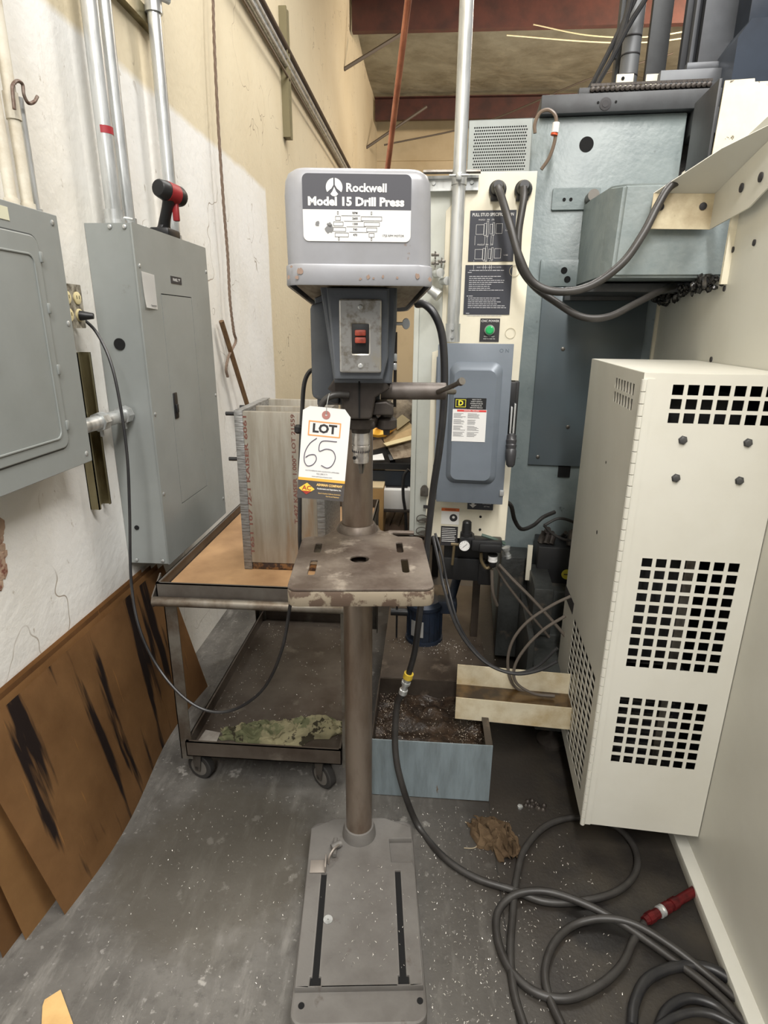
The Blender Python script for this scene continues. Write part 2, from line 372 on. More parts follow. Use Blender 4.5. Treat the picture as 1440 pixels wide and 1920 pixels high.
# --- left panel
xf = -.93
t = wall_panel('breaker_panel', 'grey breaker panel cut off by the left edge of the picture, with an embossed door', 1.0, 1.535, 1.09, 1.70, xf, None, 0)
bm = B(); plate(bm, rrect(1.0, 1.538, 1.085, 1.705, .003, 2), [], .005, T(xf, 0, 0) @ RIGHT, .0015); cv = t.part('front_cover', bm, m_panel)
bm = B(); plate(bm, rrect(1.03, 1.44, 1.145, 1.645, .025, 5), [], .006, T(xf+.004, 0, 0) @ RIGHT, .003); dr = t.part('door', bm, m_panel)
bm = B(); plate(bm, rrect(1.06, 1.415, 1.17, 1.605, .02, 5), [rrect(1.065, 1.41, 1.175, 1.60, .018, 5)], .004, T(xf+.0075, 0, 0) @ RIGHT, .0015); t.part('embossed_rib', bm, m_panel, dr)
bm = B(); plate(bm, rrect(1.027, 1.4435, 1.142, 1.648, .026, 5), [], .001, T(xf+.0028, 0, 0) @ RIGHT); t.part('door_gap', bm, mat('gap', (70, 72, 72), .7))
for zz in (1.20, 1.34, 1.485, 1.6): 
    bm = B(); box(bm, xf+.001, xf+.01, 1.436, 1.447, zz-.012, zz+.012, .002); t.part('hinge', bm, m_panel, dr)
bm = B(); box(bm, xf+.006, xf+.012, 1.16, 1.225, 1.36, 1.405, .003); box(bm, xf+.01, xf+.018, 1.18, 1.21, 1.368, 1.375, .002); t.part('latch', bm, m_panel, dr)
bm = B(); box(bm, xf+.0025, xf+.0038, 1.16, 1.355, 1.665, 1.692); nl = t.part('name_plate', bm, mat('aged label', (206, 204, 178), .7))
bm = B(); text(bm, 'LTG PANEL', .02, T(xf+.0042, 1.27, 1.679) @ RIGHT); t.part('lettering', bm, m_ink, nl)
for (yy, zz) in ((1.515, 1.685), (1.52, 1.45), (1.515, 1.11), (1.10, 1.1)): screw(t, (xf+.002, yy, zz), (1, 0, 0), .007)

# --- outlet box behind
t = Thing('wall_outlet', 'dirty double outlet box on the white wall between the two grey panels', 'outlet', (-1.03, 1.70, 1.38))
oa = at(126, 545, 'x', -.985); oc = at(161, 618, 'x', -.985); oy0, oy1, oz0, oz1 = oc.y-.105, oc.y, oc.z+.004, oc.z+.12
t.part('box', boxes((-1.029, -.985, oy0+.004, oy1-.004, oz0+.004, oz1-.004), bev=.002), mat('dirty box', (150, 144, 128), .6, .3, (96, 88, 74), 40))
bm = B(); plate(bm, rrect(oy0, oy1, oz0, oz1, .004), [], .002, T(-.984, 0, 0) @ RIGHT); t.part('cover_plate', bm, mat('dirty cover', (188, 182, 166), .6, .3, (96, 88, 74), 40))
m_ivory = mat('ivory plastic', (226, 212, 164), .5)
for yy in (oy0+.03, oy1-.027):
    for zz in (oz0+.035, oz1-.036):
        bm = B(); lathe(bm, (-.984, yy, zz), (1, 0, 0), [(0, .017), (.004, .017), (.005, .015)], 18); rc = t.part('receptacle', bm, m_ivory)
        bm = B(); box(bm, -.9795, -.9785, yy-.0072, yy-.0048, zz-.002, zz+.007); t.part('slot', bm, m_dark, rc)
        bm = B(); box(bm, -.9795, -.9785, yy+.0048, yy+.0072, zz-.002, zz+.007); t.part('slot', bm, m_dark, rc)

# --- strut channel standing on the wall between panels, with conduit nipple
m_strut = mat('gold zinc strut', (150, 142, 112), .35, .7, (110, 96, 62), 9, stretch=(1, 1, .3))
def strut_v(name, label, y0, z0, z1, w_=.041, x0=-1.03, d=.021, group=None):
    bm = B(); box(bm, x0, x0+.003, y0, y0+w_, z0, z1); box(bm, x0, x0+d, y0, y0+.003, z0, z1); box(bm, x0, x0+d, y0+w_-.003, y0+w_, z0, z1)
    box(bm, x0+d-.003, x0+d, y0, y0+.01, z0, z1); box(bm, x0+d-.003, x0+d, y0+w_-.01, y0+w_, z0, z1)
    return single(name, bm, m_strut, label, 'strut', (x0, y0, z0), shade=False, group=group)
strut_v('strut_channel', 'yellowish steel strut channel on the wall below the outlet, between the panels', 1.66, .90, 1.37, .07, d=.03)
t = Thing('conduit_nipple', 'short horizontal galvanised conduit joining the two grey panels', 'pipe', (-.985, 1.68, 1.16))
bm = B(); cyl(bm, (-.968, 1.53, 1.172), (-.968, 1.84, 1.172), .021); t.part('pipe', bm, m_zinc)
for yy in (1.66, 1.80):
    bm = B(); cyl(bm, (-.968, yy, 1.172), (-.968, yy+.032, 1.172), .028, seg=8); cyl(bm, (-.968, yy+.016, 1.172), (-.968, yy+.016, 1.128), .006, seg=8); t.part('coupling', bm, m_zinc)

# --- three conduits over the tall panel
for i, (yy, xx, rr, z0, z1, lab) in enumerate((
        (1.925, -.975, .024, 1.755, 5.0, 'left of the pair, marked by a red smudge'),
        (2.005, -.972, .021, 1.745, 5.0, 'right of the pair'),
        (2.37, -.975, .0225, 1.745, 2.49, 'single one behind the cordless tool'))):
    t = Thing('conduit', 'galvanised conduit above the tall grey panel, %s' % lab, 'pipe', (xx, yy, z0), group='conduits above the tall panel')
    bm = B(); cyl(bm, (xx, yy, z0), (xx, yy, z1), rr, seg=24); t.part('pipe', bm, m_zinc)
    bm = B(); cyl(bm, (xx, yy, z0-.02), (xx, yy, z0+.028), rr+.005, seg=20); cyl(bm, (xx, yy, z0-.012), (xx, yy, z0), rr+.01, seg=12)
    cyl(bm, (xx+.02, yy+.01, z0+.01), (xx+.05, yy+.015, z0+.005), .004, seg=8); t.part('connector', bm, m_zinc)
    if i == 0:
        bm = B(); tube(bm, [(xx, yy, 1.985), (xx, yy, 2.005)], rr+.0007, 24, smooth=False)
        for v in list(bm.verts):
            if v.co.x < xx - .001: bm.verts.remove(v)
        t.part('red_smudge', bm, mat('red paint', (150, 30, 40), .5), label='red paint smudge')
t = Thing('conduit_elbow', 'clamped upper end of the single conduit with a strut behind it at the top left', 'conduit fitting', (-.975, 2.37, 2.47))
bm = B(); cyl(bm, (-.975, 2.37, 2.47), (-.975, 2.37, 2.7), .029, seg=24); t.part('coupling', bm, m_zinc)
bm = B(); cyl(bm, (-.95, 2.37, 2.52), (-.93, 2.4, 2.52), .014, seg=8); cyl(bm, (-.96, 2.37, 2.585), (-.92, 2.42, 2.585), .008, seg=8); t.part('clamp_bolt', bm, m_zinc)
bm = B(); box(bm, -1.03, -1.0, 1.85, 2.45, 2.44, 2.49); single('strut_channel', bm, m_strut, 'horizontal strut channel on the wall behind the tops of the galvanised conduits', 'strut', (-1.03, 1.85, 2.44), shade=False)

# --- painted conduits over the left panel
m_cream_pipe = mat('painted pipe', (206, 200, 184), .6, 0, (186, 176, 156), 20)
for i, (px0, py0, px1, py1, rr, lab) in enumerate(((-12, 280, 22, 378, .013, 'cut off by the left edge'), (-5, 110, 52, 385, .0135, 'right one, with a coupling halfway up'))):
    a = at(px1, py1, 'x', -.975); 
    t = Thing('painted_conduit', 'cream painted conduit entering the left grey panel, %s' % lab, 'pipe', (a.x, a.y, 1.705), group='cream conduits above the left panel')
    bm = B(); cyl(bm, (a.x, a.y, 1.70), (a.x, a.y, 3.6), rr, seg=16); t.part('pipe', bm, m_cream_pipe)
    bm = B(); cyl(bm, (a.x, a.y, 1.70), (a.x, a.y, 1.725), rr+.004, seg=16); t.part('connector', bm, m_cream_pipe)
    if i: bm = B(); cyl(bm, (a.x, a.y, 1.90), (a.x, a.y, 1.955), rr+.003, seg=16); t.part('coupling', bm, m_cream_pipe)
a = at(68, 388, 'x', -.98)
t = Thing('thin_conduit', 'thin galvanised conduit beside the cream conduits, a wire hook at its top', 'pipe', (a.x, a.y, 1.705))
bm = B(); cyl(bm, (a.x, a.y, 1.70), (a.x, a.y, at(34, 182, 'x', -.98).z), .0085, seg=14); t.part('pipe', bm, m_zinc)
bm = B(); cyl(bm, (a.x, a.y, 1.70), (a.x, a.y, 1.72), .014, seg=12); cyl(bm, (a.x, a.y, 1.712), (a.x+.02, a.y+.03, 1.708), .004, seg=8); t.part('connector', bm, m_zinc)
m_rust = mat('rusty hook', (120, 106, 96), .6, .5, (86, 60, 46), 60)
bm = B(); xx = -.955
tube(bm, [at(27, 205, 'x', xx), at(24, 175, 'x', xx), at(24, 160, 'x', xx), at(32, 152, 'x', xx), at(42, 158, 'x', xx), at(45, 178, 'x', xx), at(53, 193, 'x', xx), at(64, 191, 'x', xx), at(70, 181, 'x', xx)], .004, 8)
single('wire_hook', bm, m_rust, 'rusty S-shaped wire hook hanging beside the cream conduits at the left', 'hook', at(27, 205, 'x', xx))

# --- cordless tool on the tall panel
t = Thing('cordless_tool', 'red and black cordless impact tool standing upright on the tall grey panel', 'power tool', (-.93, 2.17, 1.738))
m_tred = mat('tool red', (140, 32, 36), .45)
o0 = Vector((-.93, 2.17, 1.738))
def tool_piece(c0, c1, prof, seg=16): 
    bm = B(); lathe(bm, c0, Vector(c1)-Vector(c0), prof, seg); return bm
bm = B(); box(bm, -.965, -.895, 2.13, 2.235, 1.738, 1.768, .008); bat = t.part('battery', bm, m_black)
a0 = at(295, 351, 'y', 2.085); a1 = at(337, 370, 'y', 2.19); d_ = (a1-a0)
def grip(bm):
    lps = []
    for k in range(9):
        f = k/8; c = Vector((-.93, 2.175 - .01*math.sin(f*3), 1.765)).lerp((a0+a1)/2 + Vector((0, 0, -.02)), f); rx = .021 - .003*math.sin(f*math.pi); ry = .027 - .004*math.sin(f*math.pi) + (.012 if k == 0 else 0)
        lps.append([c + Vector((rx*math.cos(a_)*(1+.05*math.sin(f*25)), ry*math.sin(a_), 0)) for a_ in [2*math.pi*i/16 for i in range(16)]])
    rings(bm, lps)
t.part('grip', mk(grip), m_black)
bm = B(); lathe(bm, a0, d_, [(0, .014), (.002, .024), (.006, .027), (.035, .031), (.04, .031)], 20); t.part('nose', bm, m_black)
bm = B(); lathe(bm, a0 + d_.normalized()*.038, d_, [(0, .032), (.05, .033)], 20); t.part('housing', bm, m_tred)
bm = B(); lathe(bm, a0 + d_.normalized()*.086, d_, [(0, .033), (.018, .033), (.032, .028), (.04, .016)], 20); t.part('rear_cap', bm, m_black)
bm = B(); q = (a0+a1)/2; box(bm, q.x-.0, q.x+.02, q.y+.012, q.y+.03, q.z-.085, q.z-.02, .004); t.part('trigger', bm, m_tred)

# --- rope and stick
m_rope = mat('old rope', (122, 104, 90), .9, bump=.8, bsc=220, bd=.004)
def rope(bm):
    P = smooth_path([at(x, y, 'x', -.99) for x, y in ((399, -60), (401, 60), (409, 230), (419, 380), (427, 480), (431, 560), (438, 620), (442, 640), (430, 665), (424, 690), (427, 707))], 16)
    for ph in (0, 2.1, 4.2):
        Q = []
        for i, p in enumerate(P):
            tt = i*.9 + ph; Q.append(p + Vector((math.cos(tt), math.sin(tt), 0))*.0035)
        tube(bm, Q, .0042, 6, smooth=False)
single('rope', mk(rope), m_rope, 'thin brown twisted rope hanging down the wall right of the tall panel', 'rope', at(424, 690, 'x', -.99))
bm = B(); a = at(415, 602, 'x', -1.0); c = at(463, 757, 'x', -.97); dd = (c - a).normalized(); cyl(bm, a, a + dd*1.55, .0125)
m_woodd = mat('dark wood rod', (110, 84, 54), .7, 0, (84, 60, 38), 12, stretch=(6, 6, .4))
single('wooden_stick', bm, m_woodd, 'brown round stick leaning on the wall behind the metal fixture', 'stick', a + dd*1.55)

# --- conduit run along the upper wall, with strut post
for i, (dz, dx, rr, mm) in enumerate(((0, .035, .022, mat('black iron pipe', (70, 56, 48), .5, .3)), (-.055, .035, .018, m_zinc), (-.10, .035, .016, m_zinc))):
    bm = B(); cyl(bm, (-1.03+dx, 2.0, 3.17+dz), (-1.03+dx, 11.9, 3.28+dz), rr, seg=12)
    single('wall_conduit', bm, mm, 'long %s run level along the upper left wall, %s' % (('dark iron pipe', 'galvanised conduit', 'thin galvanised conduit')[i], ('topmost of three', 'middle one of three', 'lowest of three')[i]), 'pipe', (-1.0, 2.0, 3.17+dz), group='pipes along the upper wall')
bm = B(); box(bm, -1.03, -.985, 4.52, 4.60, 2.68, 3.42); box(bm, -.985, -.98, 4.52, 4.54, 2.68, 3.42); box(bm, -.985, -.98, 4.58, 4.60, 2.68, 3.42)
single('strut_channel', bm, mat('olive strut', (120, 112, 84), .5, .3), 'short olive strut standing behind the pipe run on the upper left wall', 'strut', (-1.03, 4.5, 2.68), shade=False)
bm = B(); cyl(bm, (-.985, 2.0, 3.0), (-.985, 11.8, 3.12), .008, seg=8); single('cable', bm, mat('grey cable', (120, 104, 86), .7), 'thin brownish cable following below the pipe run on the upper left wall', 'cable', (-.985, 2, 3.0))

wl = bpy.data.objects['wall_left']
bm = B()
for k in range(9):
    p = at(6 + random.uniform(-8, 7), 985 + k*14, 'x', -1.029); bmesh.ops.create_icosphere(bm, subdivisions=1, radius=.012, matrix=Matrix.Translation(p) @ Matrix.Diagonal((.25, 1.0 + random.random(), 1.1 + random.random(), 1)))
o = mesh_obj('chipped_plaster', bm, mat('bare plaster', (176, 150, 128), .9, 0, (120, 70, 56), 30, .5, .6), False); o.parent = wl; o['kind'] = 'stuff'; o['label'] = 'broken patch of bare plaster'
# ================================================================ LEANING BOARDS
def board_mat(name, a, b_, stain):
    m = mat(name, a, .62, 0, b_, 5, .35, .7, .1, 120, bd=.003)
    N = m.node_tree.nodes; L = m.node_tree.links; bs = N['Principled BSDF']; src = bs.inputs['Base Color'].links[0].from_socket
    tc = N.new('ShaderNodeTexCoord')
    def lay(sc, scale, det, lo, hi, col, src, k):
        mp = N.new('ShaderNodeMapping'); mp.inputs['Scale'].default_value = sc; mp.inputs['Rotation'].default_value = (R(k), 0, 0); L.new(tc.outputs['Object'], mp.inputs['Vector'])
        n = N.new('ShaderNodeTexNoise'); n.inputs['Scale'].default_value = scale; n.inputs['Detail'].default_value = det; n.inputs['Roughness'].default_value = .55; L.new(mp.outputs[0], n.inputs['Vector'])
        r_ = N.new('ShaderNodeMapRange'); r_.inputs['From Min'].default_value = lo; r_.inputs['From Max'].default_value = hi; L.new(n.outputs['Fac'], r_.inputs['Value'])
        mx = N.new('ShaderNodeMix'); mx.data_type = 'RGBA'; L.new(r_.outputs[0], mx.inputs[0]); L.new(src, mx.inputs[6]); mx.inputs[7].default_value = lin(col); return mx.outputs[2]
    src = lay((2, 30, 2), 3, 6, .66, .74, (186, 134, 76), src, 35)
    if stain: src = lay((1, 10, 1.0), 1.5, 4, .565, .63, (44, 33, 30), src, 0)
    L.new(src, bs.inputs['Base Color']); return m
m_bd1 = board_mat('stained hardboard', (158, 118, 76), (130, 94, 58), True)
m_bd2 = board_mat('tan hardboard', (176, 134, 86), (150, 110, 68), False)
m_bd3 = board_mat('dull hardboard', (144, 106, 66), (118, 84, 52), False)
def lean(name, label, xb, xt, y0, y1, zt, th, m, bow=.012, lift=0, skew=0):
    bm = B(); NY, NZ = 16, 10; vv = []
    for i in range(NZ+1):
        f = i/NZ; row = []
        for j in range(NY+1):
            g = j/NY; x = xb + (xt-xb)*f + bow*math.sin(g*math.pi*2)*(1-f) + .01*math.sin(g*7)*(1-f)
            row.append(bm.verts.new((x, y0+(y1-y0)*g + skew*f, lift*g + (zt + .0*g)*f)))
        vv.append(row)
    for a, c in zip(vv, vv[1:]):
        for j in range(NY): bm.faces.new((a[j], a[j+1], c[j+1], c[j]))
    bmesh.ops.solidify(bm, geom=bm.faces[:], thickness=th)
    single(name, bm, m, label, 'board', (xb, y0, 0), group='boards leaning on the left wall')
lean('hardboard_sheet', 'front brown board leaning on the left wall, streaked with black stains', -.888, -.985, 1.055, 2.06, .575, .006, m_bd1, skew=-.06)
lean('hardboard_sheet', 'tan board directly behind the stained front board', -.945, -1.0, .985, 2.02, .585, .006, m_bd2, .006, skew=-.04)
lean('hardboard_sheet', 'brown board third from the front in the stack leaning on the left wall', -.972, -1.010, .94, 1.95, .592, .006, m_bd3, .003)
lean('hardboard_sheet', 'rearmost brown board of the stack leaning on the left wall', -.998, -1.021, .90, 1.9, .597, .005, m_bd2, .002)
# offcut on the floor
bm = B(); plate(bm, [tuple(at(x, y, 'z', .004))[:2] for x, y in ((75, 1990), (80, 1888), (84, 1876), (114, 1857), (137, 1920), (160, 1990))], [], .006, T(0, 0, .004) @ FLAT)
single('board_offcut', bm, mat('pale cardboard', (206, 170, 112), .8, 0, (190, 152, 96), 10), 'pale tan pointed offcut lying on the floor at the bottom left', 'offcut', tuple(at(105, 1900, 'z', .001)))

# ================================================================ DRILL PRESS
D = Thing('drill_press', 'grey floor-standing drill press with a belt guard on top, in the middle', 'drill press', (0, 0, 0), DM)
m_cast = mat('drill grey base', (112, 109, 105), .6, .15, (92, 88, 84), 6, .4, .7, .15, 80, col3=(84, 76, 70), sc3=20, lo3=.62, hi3=.72, bd=.003)
m_colm = mat('brown steel column', (136, 124, 112), .36, .6, (100, 82, 68), 14, .4, .7, stretch=(1, 1, .25))
m_tbl = mat('worn table steel', (126, 116, 106), .45, .45, (88, 76, 68), 10, .35, .6, .05, 60, col3=(158, 148, 136), sc3=18, lo3=.58, hi3=.68)
m_tedge = mat('chipped beige paint', (138, 127, 109), .6, .1, (88, 72, 60), 26, .50, .55, .15, 60, bd=.002)
m_head = mat('blue grey casting', (94, 98, 104), .42, .2, (74, 79, 86), 6, .4, .7, .2, 90, col3=(120, 118, 112), sc3=16, lo3=.68, hi3=.75, bd=.002)
m_guard = mat('light grey guard paint', (152, 153, 158), .36, .15, (138, 138, 140), 6, .4, .7, 0, 60, col3=(128, 112, 102), sc3=15, lo3=.645, hi3=.675)
m_plate = mat('worn switch plate', (172, 170, 166), .35, .7, (132, 126, 114), 35, .5, .62, col3=(176, 160, 118), sc3=8, lo3=.6, hi3=.8)
m_blk = mat('oily dark casting', (58, 52, 48), .45, .4, (78, 72, 66), 14, .45, .7, .2, 70, bd=.002)
# base
BX0, BX1, BYF, BYB = -.141, .155, -.475, .06
def base(bm):
    # skirt
    for (x0, x1, y0, y1, z0, z1, r_) in ((BX0, BX1, BYF, BYB, 0, .046, .03),):
        plate(bm, rrect(x0, x1, y0, y1, r_), [], z1-z0, T(0, 0, (z0+z1)/2), .006)
D.part('base', mk(base), m_cast)
sl = [rrect(-.0985, -.0845, -.395, -.128, .001, 1), rrect(.0965, .1105, -.395, -.122, .001, 1), ]
sl[0] = [(-.1, -.402), (-.082, -.402), (-.082, -.385), (-.0855, -.385), (-.0905, -.128), (-.1, -.128), (-.0965, -.385), (-.1, -.385)]
sl[0] = [(-.103, -.405), (-.079, -.405), (-.079, -.387), (-.084, -.387), (-.084, -.128), (-.098, -.128), (-.098, -.387), (-.103, -.387)]
sl[1] = [(.094, -.405), (.118, -.405), (.118, -.387), (.112, -.387), (.112, -.122), (.098, -.122), (.098, -.387), (.094, -.387)]
bm = B(); plate(bm, [(-.135, -.409), (.149, -.409), (.152, -.115), (.147, -.095), (.09, -.095), (.085, -.02), (.15, -.02), (.15, .02), (.075, .055), (-.075, .055), (-.14, .02), (-.139, -.0), (-.138, -.14)], sl, .024, T(0, 0, .050), .003)
D.part('base_pad', bm, m_cast)
for s_ in sl:
    xs = [p[0] for p in s_]; ys = [p[1] for p in s_]; bm = B(); box(bm, min(xs)+.001, max(xs)-.001, min(ys)+.001, max(ys)-.001, .0455, .0575)
    D.part('t_slot', bm, m_dark)
for (x, y) in ((-.118, -.435), (.14, -.43), (-.115, .035), (.125, .038)):
    bm = B(); cyl(bm, (x, y, .0455), (x, y, .0468), .007, seg=14); D.part('bolt_hole', bm, m_dark)
# column and collars
bm = B(); cyl(bm, (0, 0, .06), (0, 0, 1.66), .0365, seg=40); D.part('column', bm, m_colm)
bm = B(); lathe(bm, (0, 0, .045), (0, 0, 1), [(0, .05), (.035, .046), (.05, .041), (.051, .037)], 36)
cyl(bm, (-.05, -.045, .075), (-.075, -.06, .075), .009, seg=12); cyl(bm, (-.066, -.03, .075), (-.066, -.085, .075), .006, seg=10)
cl = D.part('foot_collar', bm, m_cast)
bm = B(); box(bm, -.13, -.088, -.128, -.09, .0625, .066, .001); box(bm, -.09, -.086, -.128, -.09, .066, .085, .001); tube(bm, [(-.082, -.1, .066), (-.078, -.1, .09), (-.066, -.085, .1), (-.055, -.06, .085)], .003, 8); D.part('clip', bm, mat('dull clip', (150, 142, 134), .5, .4), label='loose bent metal clip')
# table
TZ = .989
tb_out = rrect(-.124, .15, -.338, -.055, .02)
holes = [circ(.008, -.19, .02, 28, .02)] + [rrect(a, a+.014, y0, y1, .006, 3) for a, y0, y1 in ((-.09, -.155, -.098), (-.092, -.272, -.195), (.088, -.155, -.092), (.094, -.262, -.19))]
bm = B(); plate(bm, tb_out, holes, .005, T(0, 0, TZ-.0025), .0015); tbl = D.part('table', bm, m_tbl)
bm = B(); plate(bm, rrect(-.1245, .1505, -.3385, -.0545, .02), [rrect(-.112, .138, -.326, -.066, .012)], .032, T(0, 0, TZ-.021), .004); D.part('table_rim', bm, m_tedge, tbl)
def bracket(bm):
    top = [(-.085, -.062), (.1, -.062), (.045, .03), (.03, .052), (-.03, .052), (-.045, .03)]
    plate(bm, [(-.085, -.056), (.105, -.056), (.056, .0), (.052, .03), (.03, .052), (-.03, .052), (-.052, .03), (-.056, .0)], [circ(0, 0, .0367, 32)], .036, T(0, 0, TZ-.020), .005)
    lathe(bm, (0, 0, TZ-.055), (0, 0, 1), [(-.03, .046), (.0, .05), (.052, .05), (.064, .045), (.070, .041), (.070, .037), (-.03, .037)], 32)
    box(bm, -.012, .022, -.3, -.03, TZ-.055, TZ-.02, .004)
    cyl(bm, (.05, .0, TZ-.02), (.085, .0, TZ-.012), .008, seg=12); cyl(bm, (.075, 0, TZ-.01), (.135, -.01, TZ-.008), .0055, seg=12)
D.part('table_bracket', mk(bracket), m_tbl)
# head: casting in front of and around the column
def prism(bm, poly, y0, y1, bev=.004):   # poly in x,z
    plate(bm, poly, [], abs(y1-y0), T(0, (y0+y1)/2, 0) @ FRONT, bev)
def headc(bm):
    prism(bm, [(-.044, 1.512), (.062, 1.512), (.062, 1.40), (.052, 1.36), (-.034, 1.36), (-.036, 1.40)], -.262, -.16, .004)
    prism(bm, [(-.058, 1.52), (.077, 1.52), (.077, 1.46), (.07, 1.35), (-.036, 1.35), (-.046, 1.43)], -.235, .03, .006)
    prism(bm, [(-.075, 1.50), (-.04, 1.515), (.05, 1.515), (.05, 1.30), (-.075, 1.30)], -.15, .05, .006)
D.part('head_casting', mk(headc), m_head)
def ledge(bm):   # bulky left flank and quill sleeve behind
    hexa(bm, [(-.084, -.16, 1.315), (-.03, -.16, 1.30), (-.03, .04, 1.30), (-.084, .04, 1.315), (-.083, -.16, 1.488), (-.03, -.16, 1.50), (-.03, .04, 1.50), (-.083, .04, 1.488)], .008)
    cyl(bm, (-.085, -.13, 1.335), (-.03, -.13, 1.335), .016, seg=20)
D.part('side_boss', mk(ledge), m_head)
bm = B(); lathe(bm, (-.083, -.10, 1.43), (-1, 0, 0), [(0, .022), (.003, .022), (.004, .015)], 20); D.part('round_cap', bm, mat('dark blue casting', (52, 58, 66), .4, .3))
def quill(bm):
    prism(bm, [(-.048, 1.34), (-.03, 1.368), (.052, 1.368), (.066, 1.342), (.04, 1.325), (.034, 1.29), (.03, 1.285), (-.012, 1.285), (-.022, 1.30), (-.022, 1.32)], -.232, -.18, .003)
    prism(bm, [(-.03, 1.35), (.045, 1.35), (.04, 1.27), (-.02, 1.27)], -.185, -.12, .003)
D.part('quill_clamp', mk(quill), m_blk)
bm = B(); box(bm, .0085, .0115, -.2345, -.2325, 1.287, 1.367); D.part('split_line', bm, m_dark)
def stop(bm):
    prism(bm, [(.028, 1.30), (.036, 1.314), (.06, 1.316), (.074, 1.308), (.074, 1.29), (.03, 1.29)], -.215, -.17, .003)
    lathe(bm, (.062, -.185, 1.258), (0, 0, 1), [(0, .012), (.004, .02), (.02, .02), (.026, .012), (.05, .012)], 20)
    lathe(bm, (.062, -.185, 1.248), (0, 0, 1), [(0, .006), (.01, .007)], 8)
    box(bm, .075, .081, -.17, -.16, 1.30, 1.44)
D.part('depth_stop', mk(stop), m_blk)
bm = B(); lathe(bm, (.012, -.19, 1.272), (0, 0, 1), [(-.026, .016), (-.01, .02), (-.008, .03), (.008, .034), (.01, .034), (.014, .03)], 28); box(bm, -.04, .04, -.215, -.17, 1.262, 1.28, .006); D.part('quill_collar', bm, m_blk)
bm = B(); lathe(bm, (.012, -.19, 1.168), (0, 0, 1), [(.024, .009), (.026, .0145), (.034, .0155), (.048, .0157), (.049, .0165), (.052, .0175), (.06, .0178), (.0605, .0168), (.063, .0168), (.0635, .0178), (.088, .0178), (.092, .0165), (.1, .012)], 36); chk = D.part('chuck', bm, mat('bright chuck steel', (200, 196, 190), .25, .7, (150, 142, 134), 40))
bm = B()
for k in range(24):
    a_ = 2*math.pi*k/24; cyl(bm, (.012+.0165*math.cos(a_), -.19+.0165*math.sin(a_), 1.2155), (.012+.0165*math.cos(a_), -.19+.0165*math.sin(a_), 1.2225), .0012, seg=5)
D.part('chuck_teeth', bm, m_ink, chk, kind='stuff')
bm = B(); cyl(bm, (.0, -.2045, 1.206), (-.001, -.2065, 1.206), .0035, seg=12); D.part('key_hole', bm, m_dark, chk)
bm = B()
for k in range(3):
    a_ = 2*math.pi*k/3; hexa(bm, [(.012+.002*math.cos(a_-1)*0 + .001*math.cos(a_), -.19+.001*math.sin(a_), 1.170), (.012+.004*math.cos(a_+.6), -.19+.004*math.sin(a_+.6), 1.172), (.012+.005*math.cos(a_), -.19+.005*math.sin(a_), 1.173), (.012+.004*math.cos(a_-.6), -.19+.004*math.sin(a_-.6), 1.172),
        (.012+.001*math.cos(a_), -.19+.001*math.sin(a_), 1.196), (.012+.007*math.cos(a_+.5), -.19+.007*math.sin(a_+.5), 1.196), (.012+.010*math.cos(a_), -.19+.010*math.sin(a_), 1.196), (.012+.007*math.cos(a_-.5), -.19+.007*math.sin(a_-.5), 1.196)])
D.part('chuck_jaws', bm, m_steel, chk)
# switch plate
bm = B(); plate(bm, rrect(-.0235, .0495, 1.372, 1.494, .004), [rrect(-.001, .027, 1.405, 1.453, .001, 1)], .008, T(0, -.267, 0) @ FRONT, .003); sp_ = D.part('switch_plate', bm, m_plate)
bm = B(); box(bm, -.0015, .0275, -.2705, -.262, 1.4045, 1.4535, .0005); sw = D.part('switch', bm, m_black)
bm = B(); box(bm, .0035, .0225, -.276, -.270, 1.434, 1.444, .002); box(bm, .0035, .0225, -.2785, -.270, 1.422, 1.432, .002); D.part('rocker', bm, mat('faded red paddle', (176, 78, 58), .5, 0, (120, 50, 40), 60), sw, label='faded red rocker')
for zz in (1.384, 1.481): screw(D, (.013, -.271, zz), (0, -1, 0), .0045, m_zinc, sp_)
bm = B(); lathe(bm, (.075, -.19, 1.455), (1, 0, 0), [(0, .003), (.014, .003)], 10); plate(bm, circ(.096, 1.455, .0075, 16, .01), [], .003, T(0, -.19, 0) @ FRONT, .001); D.part('thumb_screw', bm, m_zinc)
bm = B(); box(bm, .068, .08, -.2, -.185, 1.388, 1.402, .002); box(bm, .07, .08, -.2, -.187, 1.372, 1.385, .002); D.part('clip_bracket', bm, m_zinc)
# feed hub and lever stub
bm = B(); lathe(bm, (.05, -.19, 1.333), (1, 0, 0), [(0, .0165), (.123, .016), (.1245, .0145)], 28); hub = D.part('feed_hub', bm, mat('feed hub steel', (104, 97, 92), .5, .35, (84, 76, 70), 20))
bm = B(); tube(bm, [(.157, -.205, 1.333), (.178, -.235, 1.346), (.19, -.26, 1.356)], .0045, 12, 6); cyl(bm, (.19, -.26, 1.356), (.193, -.267, 1.359), .0068, seg=16)
cyl(bm, (.165, -.19, 1.333), (.195, -.16, 1.329), .0055, seg=12); D.part('lever_stub', bm, m_steel, hub)
